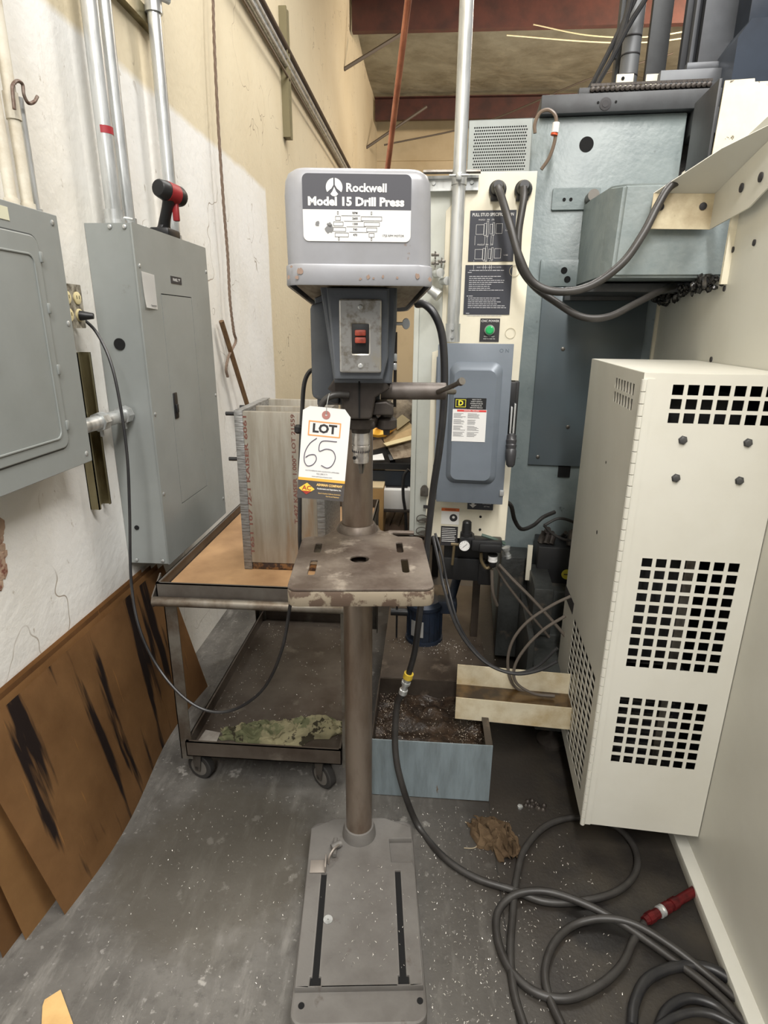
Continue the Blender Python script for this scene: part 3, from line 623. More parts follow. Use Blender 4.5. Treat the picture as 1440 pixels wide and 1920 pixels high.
# belt guard: hollow shell, open below, rounded, wide lip
def guard(bm):
    def loop(x0, x1, y0, y1, r_, z, slope=0, chamf=0):
        pts = []
        for cx, cy, a_, rr in ((x1-r_, y1-max(r_, chamf), 0, chamf), (x0+r_, y1-max(r_, chamf), 90, chamf), (x0+r_, y0+r_, 180, 0), (x1-r_, y0+r_, 270, 0)):
            for k in range(7):
                t_ = R(a_ + 90*k/6)
                ry = max(r_, chamf) if rr else r_
                pts.append((cx + r_*math.cos(t_), cy + ry*math.sin(t_), z + slope*(cy + ry*math.sin(t_) - y0)))
        return pts
    Y0, Y1 = -.335, .33
    L_ = [loop(-.1035, .1285, Y0-.002, Y1, .03, 1.511, -.035, .06), loop(-.1045, .1295, Y0-.003, Y1+.001, .03, 1.5135, -.035, .06), loop(-.1042, .1292, Y0-.0028, Y1, .03, 1.5395, -.03, .06), loop(-.1035, .1283, Y0-.0022, Y1, .03, 1.5412, -.03, .06), loop(-.1018, .1268, Y0, Y1-.002, .029, 1.5422, -.03, .06), loop(-.1018, .1268, Y0, Y1-.002, .029, 1.547, -.03, .06),
          loop(-.103, .124, Y0, Y1-.004, .03, 1.64, 0, .06), loop(-.1015, .1225, Y0+.002, Y1-.006, .03, 1.66, 0, .06), loop(-.097, .118, Y0+.006, Y1-.01, .028, 1.671, 0, .06), loop(-.088, .109, Y0+.014, Y1-.02, .022, 1.677, 0, .05), loop(-.07, .09, Y0+.03, Y1-.04, .015, 1.679, 0, .04)]
    rings(bm, L_, cap=False); bm.verts.ensure_lookup_table()
    n = 28; bm.faces.new(bm.verts[-n:])
    bmesh.ops.recalc_face_normals(bm, faces=bm.faces)
    bmesh.ops.solidify(bm, geom=bm.faces[:], thickness=.003)
g = D.part('belt_guard', mk(guard), m_guard)
for (px, py, rr) in ((562, 508, 5), (783, 517, 4), (556, 520, 3), (690, 519, 3), (700, 522, 2), (718, 519, 2.5), (676, 523, 2), (541, 520, 2.5), (806, 524, 3), (745, 521, 2), (546, 500, 2)):
    q = at(px, py, 'y', -.3386, DM); k_ = rr*.00094; n_ = 11; bm = B(); plate(bm, [(q.x + k_*random.uniform(.6, 1.3)*math.cos(6.283*i/n_), q.z + k_*random.uniform(.7, 1.5)*math.sin(6.283*i/n_)) for i in range(n_)], [], .0005, T(0, -.3384, 0) @ FRONT); D.part('rust_spot', bm, mat('rust spot', (140, 118, 104), .7), g)
def guard_floor(bm):
    p = [(-.095, -.29), (.12, -.29), (.12, .26), (.085, .315), (-.06, .315), (-.095, .26)]
    rings(bm, [[(x, y, 1.517 - .033*(y+.335)) for x, y in p], [(x, y, 1.520 - .033*(y+.335)) for x, y in p]])
D.part('guard_floor', mk(guard_floor), mat('stained underside', (150, 138, 118), .6, .1, (110, 96, 78), 20, stretch=(4, .6, 1)), g)
# name plate
NX = T(0, -.3358, 0) @ FRONT
nx0, nx1, nz0, nz1 = -.0725, .0915, 1.574, 1.6665; nzs = 1.618
r_ = .008
top_o = [(nx0, nzs), (nx1, nzs)] + rrect(nx0, nx1, nzs, nz1, r_)[0:12]
bm = B(); plate(bm, [(nx1, nzs)] + rrect(nx0, nx1, nzs-.02, nz1, r_)[0:12] + [(nx0, nzs)], [], .0012, NX); npl = D.part('name_plate', bm, mat('nameplate dark', (74, 74, 80), .5))
bm = B(); plate(bm, [(nx0, nzs)] + rrect(nx0, nx1, nz0, nzs+.02, r_)[12:24] + [(nx1, nzs)], [], .0012, NX); D.part('chart_field', bm, m_white, npl)
NX2 = T(0, -.3366, 0) @ FRONT
bm = B(); DQ = lambda px, py: at(px, py, 'y', -.3366, DM)
a, c = DQ(649, 343), DQ(725, 361); tfit(bm, 'Rockwell', NX2, a.x, c.x, c.z, a.z, .0004); a, c = DQ(577, 368), DQ(758, 388); tfit(bm, 'Model 15 Drill Press', NX2, a.x, c.x, c.z, a.z, .0006); D.part('lettering', bm, m_white, npl)
def logo(bm):
    q = DQ(626.5, 351); cx, cz, rr = q.x, q.z, .0125
    def arc(a0, a1, n=14): return [(cx + rr*math.cos(R(a0+(a1-a0)*k/n)), cz + rr*math.sin(R(a0+(a1-a0)*k/n))) for k in range(n+1)]
    plate(bm, arc(95, 212) + [(cx-.004, cz-.0015), (cx-.0011, cz+.003)], [], .0003, NX2)
    plate(bm, arc(85, -32) + [(cx+.004, cz-.0015), (cx+.0011, cz+.003)], [], .0003, NX2)
    plate(bm, [(cx, cz+.0005), (cx+.0028, cz-.0055)] + [(cx + .0063*math.cos(R(a_)), cz-.0075 + .0048*math.sin(R(a_))) for a_ in (-20, -60, -90, -120, -160)] + [(cx-.0028, cz-.0055)], [], .0003, NX2)
D.part('emblem', mk(logo), m_white, npl)
def chart(bm):
    lw = .0005
    def rc(x0, x1, z0, z1): plate(bm, [(x0, z0), (x1, z0), (x1, z1), (x0, z1)], [[(x0+lw, z0+lw), (x1-lw, z0+lw), (x1-lw, z1-lw), (x0+lw, z1-lw)]], .0002, NX2)
    def ln(x0, z0, x1): box(bm, x0, x1, -.3367, -.3366, z0-lw/2, z0+lw/2)
    X0 = nx0; 
    for i, (a, c, p, q) in enumerate(((.049, .057, .088, .12), (.046, .061, .0925, .1165), (.045, .065, .0965, .1125), (.048, .069, .1, .1085))):
        zt = 1.609 - i*.0076; rc(X0+a, X0+c, zt-.006, zt); rc(X0+p, X0+q, zt-.006, zt)
        ln(X0+c+.001, zt+.0008, X0+p-.001)
    for xx, zz in ((.053, 1.6135), (.104, 1.6135), (.054, 1.5775), (.104, 1.5775)): rc(X0+xx-.001, X0+xx+.001, zz-.0022, zz+.0022)
    text(bm, 'RPM', .0042, NX2, X0+.079, 1.6135, off=.0001)
    for i, s_ in enumerate(('2600', '1300', '740', '470')): text(bm, s_, .0042, NX2, X0+.079, 1.606 - i*.0076, off=.0001)
    text(bm, '1725 RPM MOTOR', .0042, NX2, X0+.137, 1.5825)
D.part('pulley_chart', mk(chart), m_ink, npl)
bm = B()
for cx, cz, rr in ((.022, 1.5985, .0035), (.0405, 1.5915, .0068), (.0405, 1.597, .004)):
    plate(bm, [(nx0 + cx + rr*(.6+.6*random.random())*math.cos(a_), cz + rr*(.6+.6*random.random())*math.sin(a_)) for a_ in [k*.52 for k in range(12)]], [], .0003, NX2)
D.part('worn_patch', bm, mat('worn patch', (120, 120, 120), .6), npl, label='scraped bare patch')
# washer on the base
bm = B(); plate(bm, circ(-.072, -.256, .0115, 24), [circ(-.072, -.256, .002, 10)], .002, T(0, 0, .0635)); single('washer', bm, m_zinc, 'pale round washer lying on the drill press base', 'washer', (-.072, -.256, .0625), DM)

# ---- lot tag
def tagf(): return DM @ T(-.046, -.276, 1.312) @ Matrix.Rotation(R(5.5), 4, 'Y') @ Matrix.Rotation(R(-3), 4, 'X')
TG = tagf()
t = Thing('lot_tag', 'white cardboard auction tag reading LOT 65 hanging on the drill press', 'tag', (0, 0, 0), TG)
tw, th_ = .0425, .168
bm = B(); plate(bm, [(-tw, -th_), (tw, -th_), (tw, -.013), (tw-.011, 0), (-tw+.012, 0), (-tw, -.008)], [], .0008, FRONT); cd = t.part('card', bm, m_white)
TF = T(0, -.0006, 0) @ FRONT; TF2 = T(0, -.0010, 0) @ FRONT
bm = B(); plate(bm, rrect(-.031, .027, -.052, -.025, .0008, 1), [rrect(-.0288, .0248, -.0498, -.0272, .0005, 1)], .0003, TF); t.part('orange_frame', bm, mat('orange print', (222, 150, 90), .6), cd)
bm = B(); text(bm, 'LOT', .0215, TF, -.002, -.0385, off=.0009, sx=1.05); t.part('lettering', bm, m_ink, cd)
def hand(bm):
    def st(pts): tube(bm, [(x, -.0008, z) for x, z in pts], .0008, 6)
    st([(-.0145, -.0555), (-.026, -.066), (-.0335, -.082), (-.034, -.098), (-.028, -.107), (-.018, -.104), (-.0125, -.094), (-.016, -.086), (-.025, -.087), (-.032, -.092)])
    st([(.022, -.0585), (-.005, -.0605), (-.0085, -.078), (.004, -.0735), (.016, -.076), (.0215, -.088), (.017, -.102), (.008, -.108), (-.003, -.104)])
t.part('handwritten_number', mk(hand), mat('marker ink', (84, 78, 92), .6), cd)
bm = B(); plate(bm, [(-tw, -.134), (tw, -.134), (tw, -.129), (-tw, -.129)], [], .0003, TF); t.part('yellow_band', bm, mat('amber band', (232, 168, 70), .6), cd)
bm = B(); plate(bm, [(-tw, -th_), (tw, -th_), (tw, -.134), (-tw, -.134)], [], .0003, TF); t.part('dark_band', bm, mat('dark band', (70, 66, 64), .6), cd)
bm = B(); plate(bm, [(-.0405, -.1495), (-.026, -.1605), (-.0115, -.1495), (-.026, -.1385)], [], .0003, TF2); t.part('diamond_emblem', bm, mat('emblem yellow', (236, 190, 70), .6), cd)
bm = B(); plate(bm, [(-.035, -.1538), (-.026, -.1605), (-.017, -.1538)], [], .0003, T(0, -.0012, 0) @ FRONT); text(bm, 'AC', .012, T(0, -.0013, 0) @ FRONT, -.026, -.1485, off=.0002); t.part('emblem_letters', bm, mat('emblem red', (150, 50, 40), .6), cd)
bm = B(); text(bm, 'ASHMAN COMPANY', .0062, TF2, .015, -.1405, off=.0002, sx=.82); text(bm, 'Based in Southern California, Auctioneers', .0032, TF2, .016, -.156, sx=.75); text(bm, 'Fine Art and Machinery', .0032, TF2, .022, -.161, sx=.8); t.part('gold_lettering', bm, mat('gold print', (236, 196, 120), .6), cd)
bm = B(); text(bm, 'Auctioneers and Appraisers, Inc.', .0042, TF2, .015, -.1475, off=.0001, sx=.8); t.part('white_lettering', bm, m_white, cd)
bm = B(); text(bm, 'AUCTIONEERING AND LIQUIDATION APPRAISERS', .0032, TF, -.0, -.1155, sx=.85); text(bm, '925.288.0171', .0038, TF, 0, -.1205); text(bm, 'www.ashmancompany.com', .0034, TF, 0, -.1255); t.part('small_print', bm, mat('grey print', (120, 118, 120), .6), cd)
bm = B(); plate(bm, circ(-.001, -.013, .0075, 20), [circ(-.001, -.013, .002, 10)], .0012, T(0, -.0004, 0) @ FRONT); t.part('grommet', bm, mat('brown grommet', (164, 112, 104), .7))
bm = B(); tube(bm, [(-.001, -.0022, -.013), (-.001, -.002, .004), (.0, .004, .017), (.001, .012, .024)], .0006, 5); t.part('wire', bm, m_zinc)

# ---- hose stub from the head the tag hangs on
m_rub = mat('black rubber hose', (34, 34, 36), .4, 0, (46, 45, 45), 20)
m_hose = mat('grey rubber hose', (56, 54, 52), .45, 0, (42, 39, 37), 14)
bm = B(); tube(bm, [(-.01, -.236, 1.33), (-.028, -.242, 1.331), (-.043, -.246, 1.328), (-.057, -.246, 1.315), (-.064, -.24, 1.29), (-.07, -.21, 1.25), (-.075, -.12, 1.2), (-.1, -.05, 1.18)], .0062, 12)
D.part('conduit_whip', bm, m_hose, label='grey flexible conduit curving out of the head')
# ---- power cord from motor to outlet
pts = [DM @ Vector(p) for p in ((-.078, -.1, 1.362), (-.092, -.1, 1.362), (-.105, -.1, 1.335), (-.1115, -.1, 1.27), (-.117, -.1, 1.19), (-.122, -.1, 1.10), (-.128, -.08, 1.0), (-.135, -.05, .93))]
pts += [at(x, y, 'y', yy) for x, y, yy in ((545, 1130, 1.33), (528, 1220, 1.36), (495, 1290, 1.42), (445, 1328, 1.45), (395, 1334, 1.45), (345, 1308, 1.46), (297, 1252, 1.5), (262, 1180, 1.53), (246, 1090, 1.58), (243, 960, 1.62), (238, 850, 1.64), (222, 740, 1.66), (205, 672, 1.68), (180, 622, 1.70), (155, 597, 1.71))]
p_end = Vector((-.975, oy1-.03, oz0+.034)); pts.append(p_end)
t = Thing('power_cord', 'black power cord looping from the drill press head up to the wall outlet', 'cord', tuple(pts[0]))
bm = B(); tube(bm, pts, .0045, 8, 8); t.part('cord', bm, m_rub)
bm = B(); cyl(bm, p_end + Vector((-.004, 0, 0)), p_end + Vector((.03, .01, -.001)), .014, .008, seg=14); t.part('plug', bm, m_black)
bm = B(); c_ = DM @ Vector((-.119, -.1, 1.235)); lathe(bm, c_, (0, 0, 1), [(0, .006), (.004, .0095), (.014, .0095), (.018, .006)], 14); t.part('strain_relief', bm, m_black)

# ---- air hose hanging at the right of the drill
hp = [at(x, y, 'y', yy) for x, y, yy in ((782, 570, 1.36), (797, 571, 1.34), (815, 590, 1.33), (828, 625, 1.33), (833, 680, 1.33), (832, 760, 1.33), (824, 840, 1.34), (812, 920, 1.36), (803, 1000, 1.37), (796, 1080, 1.38), (787, 1150, 1.39), (778, 1220, 1.40), (766, 1265, 1.41))]
t = Thing('air_hose', 'black air hose hanging from behind the belt guard down onto the floor', 'hose', tuple(hp[0]))
bm = B(); tube(bm, hp, .0085, 12); t.part('upper_hose', bm, m_rub)
q0 = hp[-1]; q1 = at(755, 1300, 'y', 1.415); dq = (q1-q0).normalized()
bm = B(); cyl(bm, q0 - dq*.005, q0 + dq*.012, .0135, seg=16); t.part('yellow_ring', bm, mat('yellow ring', (206, 176, 60), .5))
bm = B(); lathe(bm, q0 + dq*.012, dq, [(0, .010), (.012, .010), (.013, .013), (.02, .013), (.021, .009), (.04, .009), (.041, .012), (.055, .012), (.058, .007)], 12); t.part('coupling', bm, m_zinc)
q2 = q0 + dq*.065
lp = [q2, at(744, 1325, 'y', 1.42), at(741, 1400, 'y', 1.40), at(752, 1465, 'y', 1.38)] + [at(x, y, 'z', .012) for x, y in ((782, 1545), (830, 1605), (890, 1645), (960, 1668), (1020, 1690), (1085, 1690), (1155, 1672), (1192, 1635), (1190, 1590), (1155, 1550), (1095, 1532), (1030, 1545), (985, 1590), (968, 1650), (961, 1720), (957, 1790), (964, 1860), (985, 1930))]
bm = B(); tube(bm, lp, .0095, 12); t.part('lower_hose', bm, m_hose)

# ---- floor hoses
def fl(pts, z=.012): return [at(x, y, 'z', z if len(p_) < 3 else p_[2]) for p_ in pts for x, y in [p_[:2]]]
t = Thing('floor_hose', 'dark hose looped on the floor with red and silver couplings near the white enclosure', 'hose', tuple(at(1180, 1770, 'z', .01)))
bm = B(); tube(bm, fl([(1213, 1724), (1190, 1760), (1165, 1810), (1120, 1850), (1060, 1872), (1000, 1858), (955, 1815), (933, 1760), (934, 1710), (965, 1678, .022), (1020, 1671, .028), (1085, 1690, .03), (1160, 1728, .022), (1250, 1790, .014), (1340, 1860), (1420, 1945)]), .0098, 12); t.part('hose', bm, m_hose)
cpa = at(1213, 1724, 'z', .018); cpb = at(1300, 1672, 'z', .018); dc = (cpb-cpa).normalized(); Lc = (cpb-cpa).length
m_red = mat('red anodised', (112, 34, 36), .35, .5, (70, 24, 26), 40)
bm = B(); lathe(bm, cpa - dc*.01, dc, [(0, .011), (.012, .0125), (.013, .0145), (.03, .0145), (.032, .0125), (.05, .0125)], 10); t.part('red_coupling', bm, m_red)
bm = B(); lathe(bm, cpa + dc*.04, dc, [(0, .009), (.004, .015), (.008, .015), (.009, .011), (.014, .015), (.018, .015), (.02, .009)], 16); t.part('silver_ring', bm, m_zinc)
bm = B(); lathe(bm, cpa + dc*.058, dc, [(0, .011), (.002, .015), (.02, .015), (.022, .012), (.03, .012), (.031, .015), (.05, .015), (.052, .012), (Lc-.03, .013)], 12); t.part('red_coupling', bm, m_red)
bm = B(); tube(bm, fl([(1055, 1925), (1030, 1870), (1022, 1820), (1038, 1770), (1075, 1735), (1130, 1722, .024), (1190, 1733, .03), (1260, 1775, .024), (1330, 1830), (1400, 1890), (1440, 1930)]), .0095, 12)
single('floor_hose', bm, m_hose, 'dark hose curving from the bottom edge towards the white enclosure, inside the larger loop', 'hose', at(1030, 1870, 'z', .01))
bm = B(); tube(bm, fl([(1185, 1925), (1190, 1880), (1215, 1835), (1270, 1812), (1330, 1815), (1390, 1850)]), .012, 12)
single('floor_hose', bm, m_rub, 'thick black hose arching on the floor at the bottom right corner', 'hose', at(1190, 1880, 'z', .01))
bm = B(); tube(bm, fl([(1230, 1940), (1250, 1895), (1290, 1872), (1340, 1885), (1380, 1925)]), .011, 12)
tube(bm, fl([(1200, 1950), (1270, 1905), (1330, 1900), (1400, 1935)], .022), .009, 12)
single('floor_hose', bm, m_rub, 'short coil of black hose at the very bottom edge, right of the others', 'hose', at(1290, 1880, 'z', .01))

# ================================================================ CART
m_cart = mat('dirty steel cart', (98, 93, 87), .5, .4, (74, 66, 60), 7, .4, .7, .1, 60, col3=(112, 82, 58), sc3=12, lo3=.68, hi3=.74, bd=.002)
m_shelf = mat('dirty cart shelf', (92, 84, 76), .42, .3, (66, 56, 48), 5, .4, .65, col3=(120, 112, 102), sc3=8, lo3=.6, hi3=.75)
CX0, CX1, CY0, CY1 = -.768, -.232, 1.50, 2.42
t = Thing('utility_cart', 'dirty grey steel two-shelf utility cart standing by the left wall', 'cart', (-.5, 1.95, 0))
def tray(bm, zt, h, x0=CX0, x1=CX1+.042, up=True):
    box(bm, x0, x1, CY0, CY1, zt-h, zt-h+.003)
    for q in ((x0, x1, CY0, CY0+.003), (x0, x1, CY1-.003, CY1), (x0, x0+.003, CY0, CY1), (x1-.003, x1, CY0, CY1)): box(bm, *q, zt-h, zt)
    for q in ((x0, x1, CY0, CY0+.009), (x0, x0+.009, CY0, CY1), (x1-.009, x1, CY0, CY1)): box(bm, *q, zt-.003, zt)
t.part('top_tray', mk(lambda bm: tray(bm, .735, .052)), m_cart)
t.part('lower_tray', mk(lambda bm: tray(bm, .185, .055, CX0+.035, CX1-.0)), m_shelf)
for i, (xx, yy, sx_, sy_) in enumerate(((CX0+.012, CY0+.01, 1, 1), (CX1+.04, CY0+.01, -1, 1), (CX0+.012, CY1-.01, 1, -1), (CX1+.04, CY1-.01, -1, -1))):
    bm = B()
    for (a0_, a1_) in (((0, .038), (0, .003)), ((0, .003), (0, .038))):
        x0, x1 = sorted((xx + sx_*a0_[0], xx + sx_*a0_[1])); y0, y1 = sorted((yy + sy_*a1_[0], yy + sy_*a1_[1])); box(bm, x0, x1, y0, y1, .11, .70)
    t.part('post', bm, mat('cart post', (118, 114, 106), .45, .5, (88, 78, 68), 12))
bm = B(); cyl(bm, (-.775, 1.487, .683), (-.19, 1.487, .683), .0145, seg=20); t.part('handle', bm, mat('handle tube', (146, 140, 130), .35, .75, (110, 98, 86), 16))
bm = B()
plate(bm, [(1.485, .665), (1.475, .68), (1.485, .70), (1.55, .745), (1.55, .69)], [], .004, T(-.775, 0, 0) @ RIGHT); plate(bm, [(1.485, .665), (1.475, .68), (1.485, .70), (1.55, .745), (1.55, .69)], [], .004, T(-.188, 0, 0) @ RIGHT)
t.part('handle_bracket', bm, m_cart)
for (xx, yy, an) in ((-.715, 1.56, 18), (-.30, 1.55, 38), (-.70, 2.36, 10), (-.28, 2.36, 20)):
    ax_ = Vector((math.sin(R(an)), math.cos(R(an)), 0)); sd = Vector((ax_.y, -ax_.x, 0)); c0 = Vector((xx, yy, .046))
    bm = B(); lathe(bm, c0 - ax_*.014, ax_, [(0, .036), (.001, .043), (.004, .046), (.024, .046), (.027, .043), (.028, .036)], 32)
    cs = t.part('caster', bm, mat('worn rubber', (50, 48, 46), .7))
    bm = B(); lathe(bm, c0 - ax_*.0155, ax_, [(0, .026), (.001, .031), (.030, .031), (.031, .026)], 28); cyl(bm, c0 - ax_*.022, c0 + ax_*.022, .009, seg=12); t.part('wheel_hub', bm, mat('dull hub', (118, 114, 108), .5, .3), cs)
    bm = B()
    for q in (-.022, .018):
        P8 = [c0 + ax_*(q + e) + sd*w__ + Vector((0, 0, z)) for z, w2 in ((-.01, .010), (.075, .022)) for e, w__ in ((0, -w2), (0, w2), (.004, w2), (.004, -w2))]
        hexa(bm, P8)
    box(bm, xx-.03, xx+.03, yy-.03, yy+.03, .119, .13); t.part('caster_fork', bm, m_cart, cs)
single('plywood_sheet', boxes((CX0+.006, CX1+.036, CY0+.006, CY1-.006, .688, .70)), mat('plywood', (176, 140, 100), .65, 0, (146, 112, 78), 6, .35, .65, col3=(110, 74, 46), sc3=4, lo3=.66, hi3=.8), 'brown plywood sheet lying in the top tray of the cart', 'board', (-.5, 1.95, .688))
# fixture of aluminium plates
m_alu = mat('milled aluminium plate', (168, 163, 152), .42, .5, (148, 140, 126), 10, .35, .65, stretch=(5, 1, .5), col3=(146, 116, 84), sc3=3.5, lo3=.58, hi3=.72)
m_saw = mat('saw-cut aluminium', (150, 150, 148), .5, .7, (116, 114, 112), 60, .45, .6, .5, 60, stretch=(.4, 1, 3), bd=.004)
t = Thing('plate_fixture', 'box-shaped fixture of thick aluminium plates standing on the cart', 'metal fixture', (-.43, 1.85, .70))
FX0, FX1, FY0, FY1, FZ0, FZ1 = -.568, -.302, 1.70, 2.02, .701, 1.21
t.part('side_plate', boxes((FX0, FX0+.026, FY0, FY1, FZ0, FZ1), bev=.001), m_saw)
t.part('side_plate', boxes((FX1-.024, FX1, FY0, FY1, FZ0, FZ1-.01), bev=.001), m_saw)
fp = t.part('front_plate', boxes((FX0+.026, FX1-.024, FY0+.001, FY0+.024, FZ0+.024, FZ1-.004), bev=.001), m_alu)
t.part('cross_plate', boxes((FX0+.026, FX1-.024, FY0+.14, FY0+.165, FZ0, FZ1-.006), bev=.001), m_alu)
t.part('back_plate', boxes((FX0+.026, FX1-.024, FY1-.025, FY1, FZ0, FZ1-.002), bev=.001), m_alu)
t.part('base_bar', boxes((FX0+.026, FX1-.024, FY0+.004, FY0+.03, FZ0, FZ0+.022), bev=.002), mat('rusty bar', (120, 84, 48), .7, .2, (54, 38, 30), 40, .45, .55))
m_stamp = mat('stamped print', (112, 72, 62), .7)
FF = T(0, FY0+.0004, 0) @ FRONT
for s_, p_, q_z, wd in (('T-427 KAISER 1.000" LOT 21559', (560, 982), (560, 777), .013), ('T651 107 /2-1 KAISER 6061', (478, 1040), (478, 780), .012)):
    a = at(*p_, 'y', FY0+.0005); c = at(*q_z, 'y', FY0+.0005); bm = B()
    tfit(bm, s_, FF @ T(a.x, a.z, 0) @ Matrix.Rotation(R(90), 4, 'Z'), 0, c.z-a.z, 0, wd, .0003)
    t.part('stamped_lettering', bm, m_stamp, fp)
for (yy, zz) in ((FY0+.012, FZ1-.012), (FY0+.15, FZ1-.01), (FY0+.012, 1.06)):
    bm = B(); cyl(bm, (FX0-.028, yy, zz), (FX0, yy, zz), .006, seg=12); t.part('bolt', bm, m_black)
# rag on the lower shelf
def cloth(bm, path, wid, hgt, seed, z0, rip=1.0, m_=40):
    P = smooth_path(path, 14); vv = []
    rd = lambda *a_: 1 - abs(noise.noise(a_))*2.4
    for i, p in enumerate(P):
        f = i/(len(P)-1); d = (P[min(i+1, len(P)-1)]-P[max(i-1, 0)]).normalized(); s_ = Vector((-d.y, d.x, 0)); row = []
        env = math.sin(math.pi*min(max(f, .05), .95))**.45
        for j in range(m_+1):
            g = j/m_*2-1
            w_ = wid*env*(1+.45*noise.noise((f*6, g*.8, seed)))
            body = max(0, 1-g*g)**.5
            h = hgt*env*body*(.30 + .55*max(0, rd(f*4.5*rip + g*1.2, g*1.6 - f, seed+3)) + .30*max(0, rd(f*11*rip - g*2, g*3.5, seed+9)))
            q = p + s_*(g*w_ + .010*noise.noise((f*9, g*5, seed+2))) + d*.022*noise.noise((f*9, g*4, seed+5)); row.append(bm.verts.new((q.x, q.y, z0 + max(h, 0) + .0015)))
        vv.append(row)
    for a, c in zip(vv, vv[1:]):
        for j in range(m_): bm.faces.new((a[j], a[j+1], c[j+1], c[j]))
    bmesh.ops.solidify(bm, geom=bm.faces[:], thickness=.0015)
zs = .134
bm = B(); cloth(bm, [(-.645, 1.60, zs), (-.585, 1.60, zs), (-.51, 1.595, zs), (-.44, 1.60, zs), (-.37, 1.63, zs), (-.30, 1.655, zs), (-.255, 1.66, zs)], .052, .062, 2.2, zs, 1.5)
single('camouflage_rag', bm, mat('camouflage cloth', (128, 130, 96), .9, 0, (170, 162, 128), 9, .45, .5, .3, 60, col3=(74, 68, 52), sc3=16, lo3=.60, hi3=.62, bd=.006), 'crumpled camouflage rag on the lower shelf of the cart', 'rag', (-.45, 1.61, zs))
bm = B(); plate(bm, [(-.725, 1.515), (-.655, 1.515), (-.66, 1.61), (-.715, 1.62)], [], .002, T(0, 0, zs+.002)); 
single('plastic_bag', bm, mat('dusty clear bag', (150, 144, 136), .35, 0, (120, 112, 104), 20), 'small flat dusty bag in the front left corner of the lower cart shelf', 'bag', (-.69, 1.56, zs))

# ================================================================ SUMP, TRAY, PUMP, TROUGH
m_bluep = mat('pale blue machine paint', (132, 141, 141), .45, 0, (116, 127, 128), 12, .4, .7, .35, 55, col3=(92, 100, 100), sc3=26, lo3=.66, hi3=.74, bd=.004)
m_cream = mat('cream machine paint', (228, 222, 202), .45, 0, (216, 208, 186), 5, .4, .7, col3=(150, 134, 104), sc3=40, lo3=.69, hi3=.74)
m_offw = mat('off-white enclosure paint', (208, 207, 198), .42, 0, (199, 197, 187), 2, .4, .7, .05, 200, bd=.001)
m_grime = mat('grimy steel', (72, 64, 56), .45, .3, (50, 42, 36), 6, .4, .65, col3=(104, 92, 80), sc3=9, lo3=.6, hi3=.7)
TX0, TX1, TY0, TY1 = -.142, .238, 1.522, 1.868
t = Thing('chip_tray', 'pale blue open coolant tray on the floor behind the drill press column', 'tray', (.05, 1.7, 0))
bm = B(); box(bm, TX0, TX1, TY0, TY0+.004, 0.003, .215); t.part('front_wall', bm, mat('flaking blue paint', (128, 140, 145), .5, .1, (104, 113, 116), 9, .4, .7, .1, 60, stretch=(3, 3, .5), col3=(98, 80, 62), sc3=14, lo3=.66, hi3=.7))
bm = B(); box(bm, TX0, TX0+.004, TY0+.004, TY1, 0.003, .213); box(bm, TX1-.004, TX1, TY0+.004, TY1, 0.003, .213); box(bm, TX1-.022, TX1-.004, TY0+.004, TY1-.004, .209, .213); box(bm, TX0+.004, TX1-.004, TY1-.004, TY1, 0.003, .211); box(bm, TX0+.004, TX1-.004, TY0+.004, TY1-.004, 0.003, .006); t.part('walls', bm, m_grime)
def muck(bm):
    n = 26; vv = []
    for i in range(n+1):
        vv.append([bm.verts.new((TX0+.005+(TX1-TX0-.01)*i/n, TY0+.005+(TY1-TY0-.01)*j/n, .145 + .02*noise.noise((i*.23, j*.23, 1)) + .008*noise.noise((i*.8, j*.8, 5)))) for j in range(n+1)])
    for a, c in zip(vv, vv[1:]):
        for j in range(n): bm.faces.new((a[j], a[j+1], c[j+1], c[j]))
o = single('sludge', mk(muck), mat('brown sludge', (38, 29, 22), .4, 0, (56, 43, 32), 20, .45, .6, .6, 60, bd=.01), 'brown coolant sludge filling the pale blue tray', 'sludge', (.05, 1.7, .14), kind='stuff')
bm = B(); box(bm, TX0, .262, TY1+.012, 2.72, 0, .205, .003)
single('coolant_tank', bm, mat('grimy tank top', (86, 76, 66), .4, .3, (58, 49, 42), 4, .4, .62, col3=(116, 104, 90), sc3=7, lo3=.6, hi3=.72), 'grimy flat steel coolant tank behind the pale blue tray', 'tank', (.05, 2.2, 0))
pc = Vector((.02, 2.185, .205))
m_navy = mat('dark blue pump paint', (36, 46, 62), .45, .2, (28, 34, 44), 14)
t = Thing('coolant_pump', 'dark blue upright coolant pump motor on the coolant tank', 'pump', tuple(pc))
bm = B(); lathe(bm, pc, (0, 0, 1), [(0, .078), (.012, .078), (.013, .068), (.15, .07), (.151, .075), (.165, .075), (.18, .06), (.185, .03)], 32)
pm = t.part('motor', bm, m_navy)
bm = B()
for k in range(20):
    a_ = 2*math.pi*k/20; c_ = Vector((math.cos(a_), math.sin(a_), 0)); 
    hexa(bm, [pc + c_*.068 + Vector((0, 0, zz)) + Vector((-c_.y, c_.x, 0))*s_ + c_*e_ for zz in (.02, .145) for (s_, e_) in ((-.0015, 0), (.0015, 0), (.0015, .006), (-.0015, .006))])
t.part('cooling_fins', bm, m_navy, pm)
bm = B(); 
for k in range(6):
    a0_ = R(225 + k*7); a1_ = R(225 + (k+1)*7)
    hexa(bm, [pc + Vector((math.cos(a_)*rr, math.sin(a_)*rr, zz)) for zz in (.04, .11) for a_, rr in ((a0_, .0745), (a1_, .0745), (a1_, .0755), (a0_, .0755))])
t.part('rating_label', bm, m_zinc, pm)
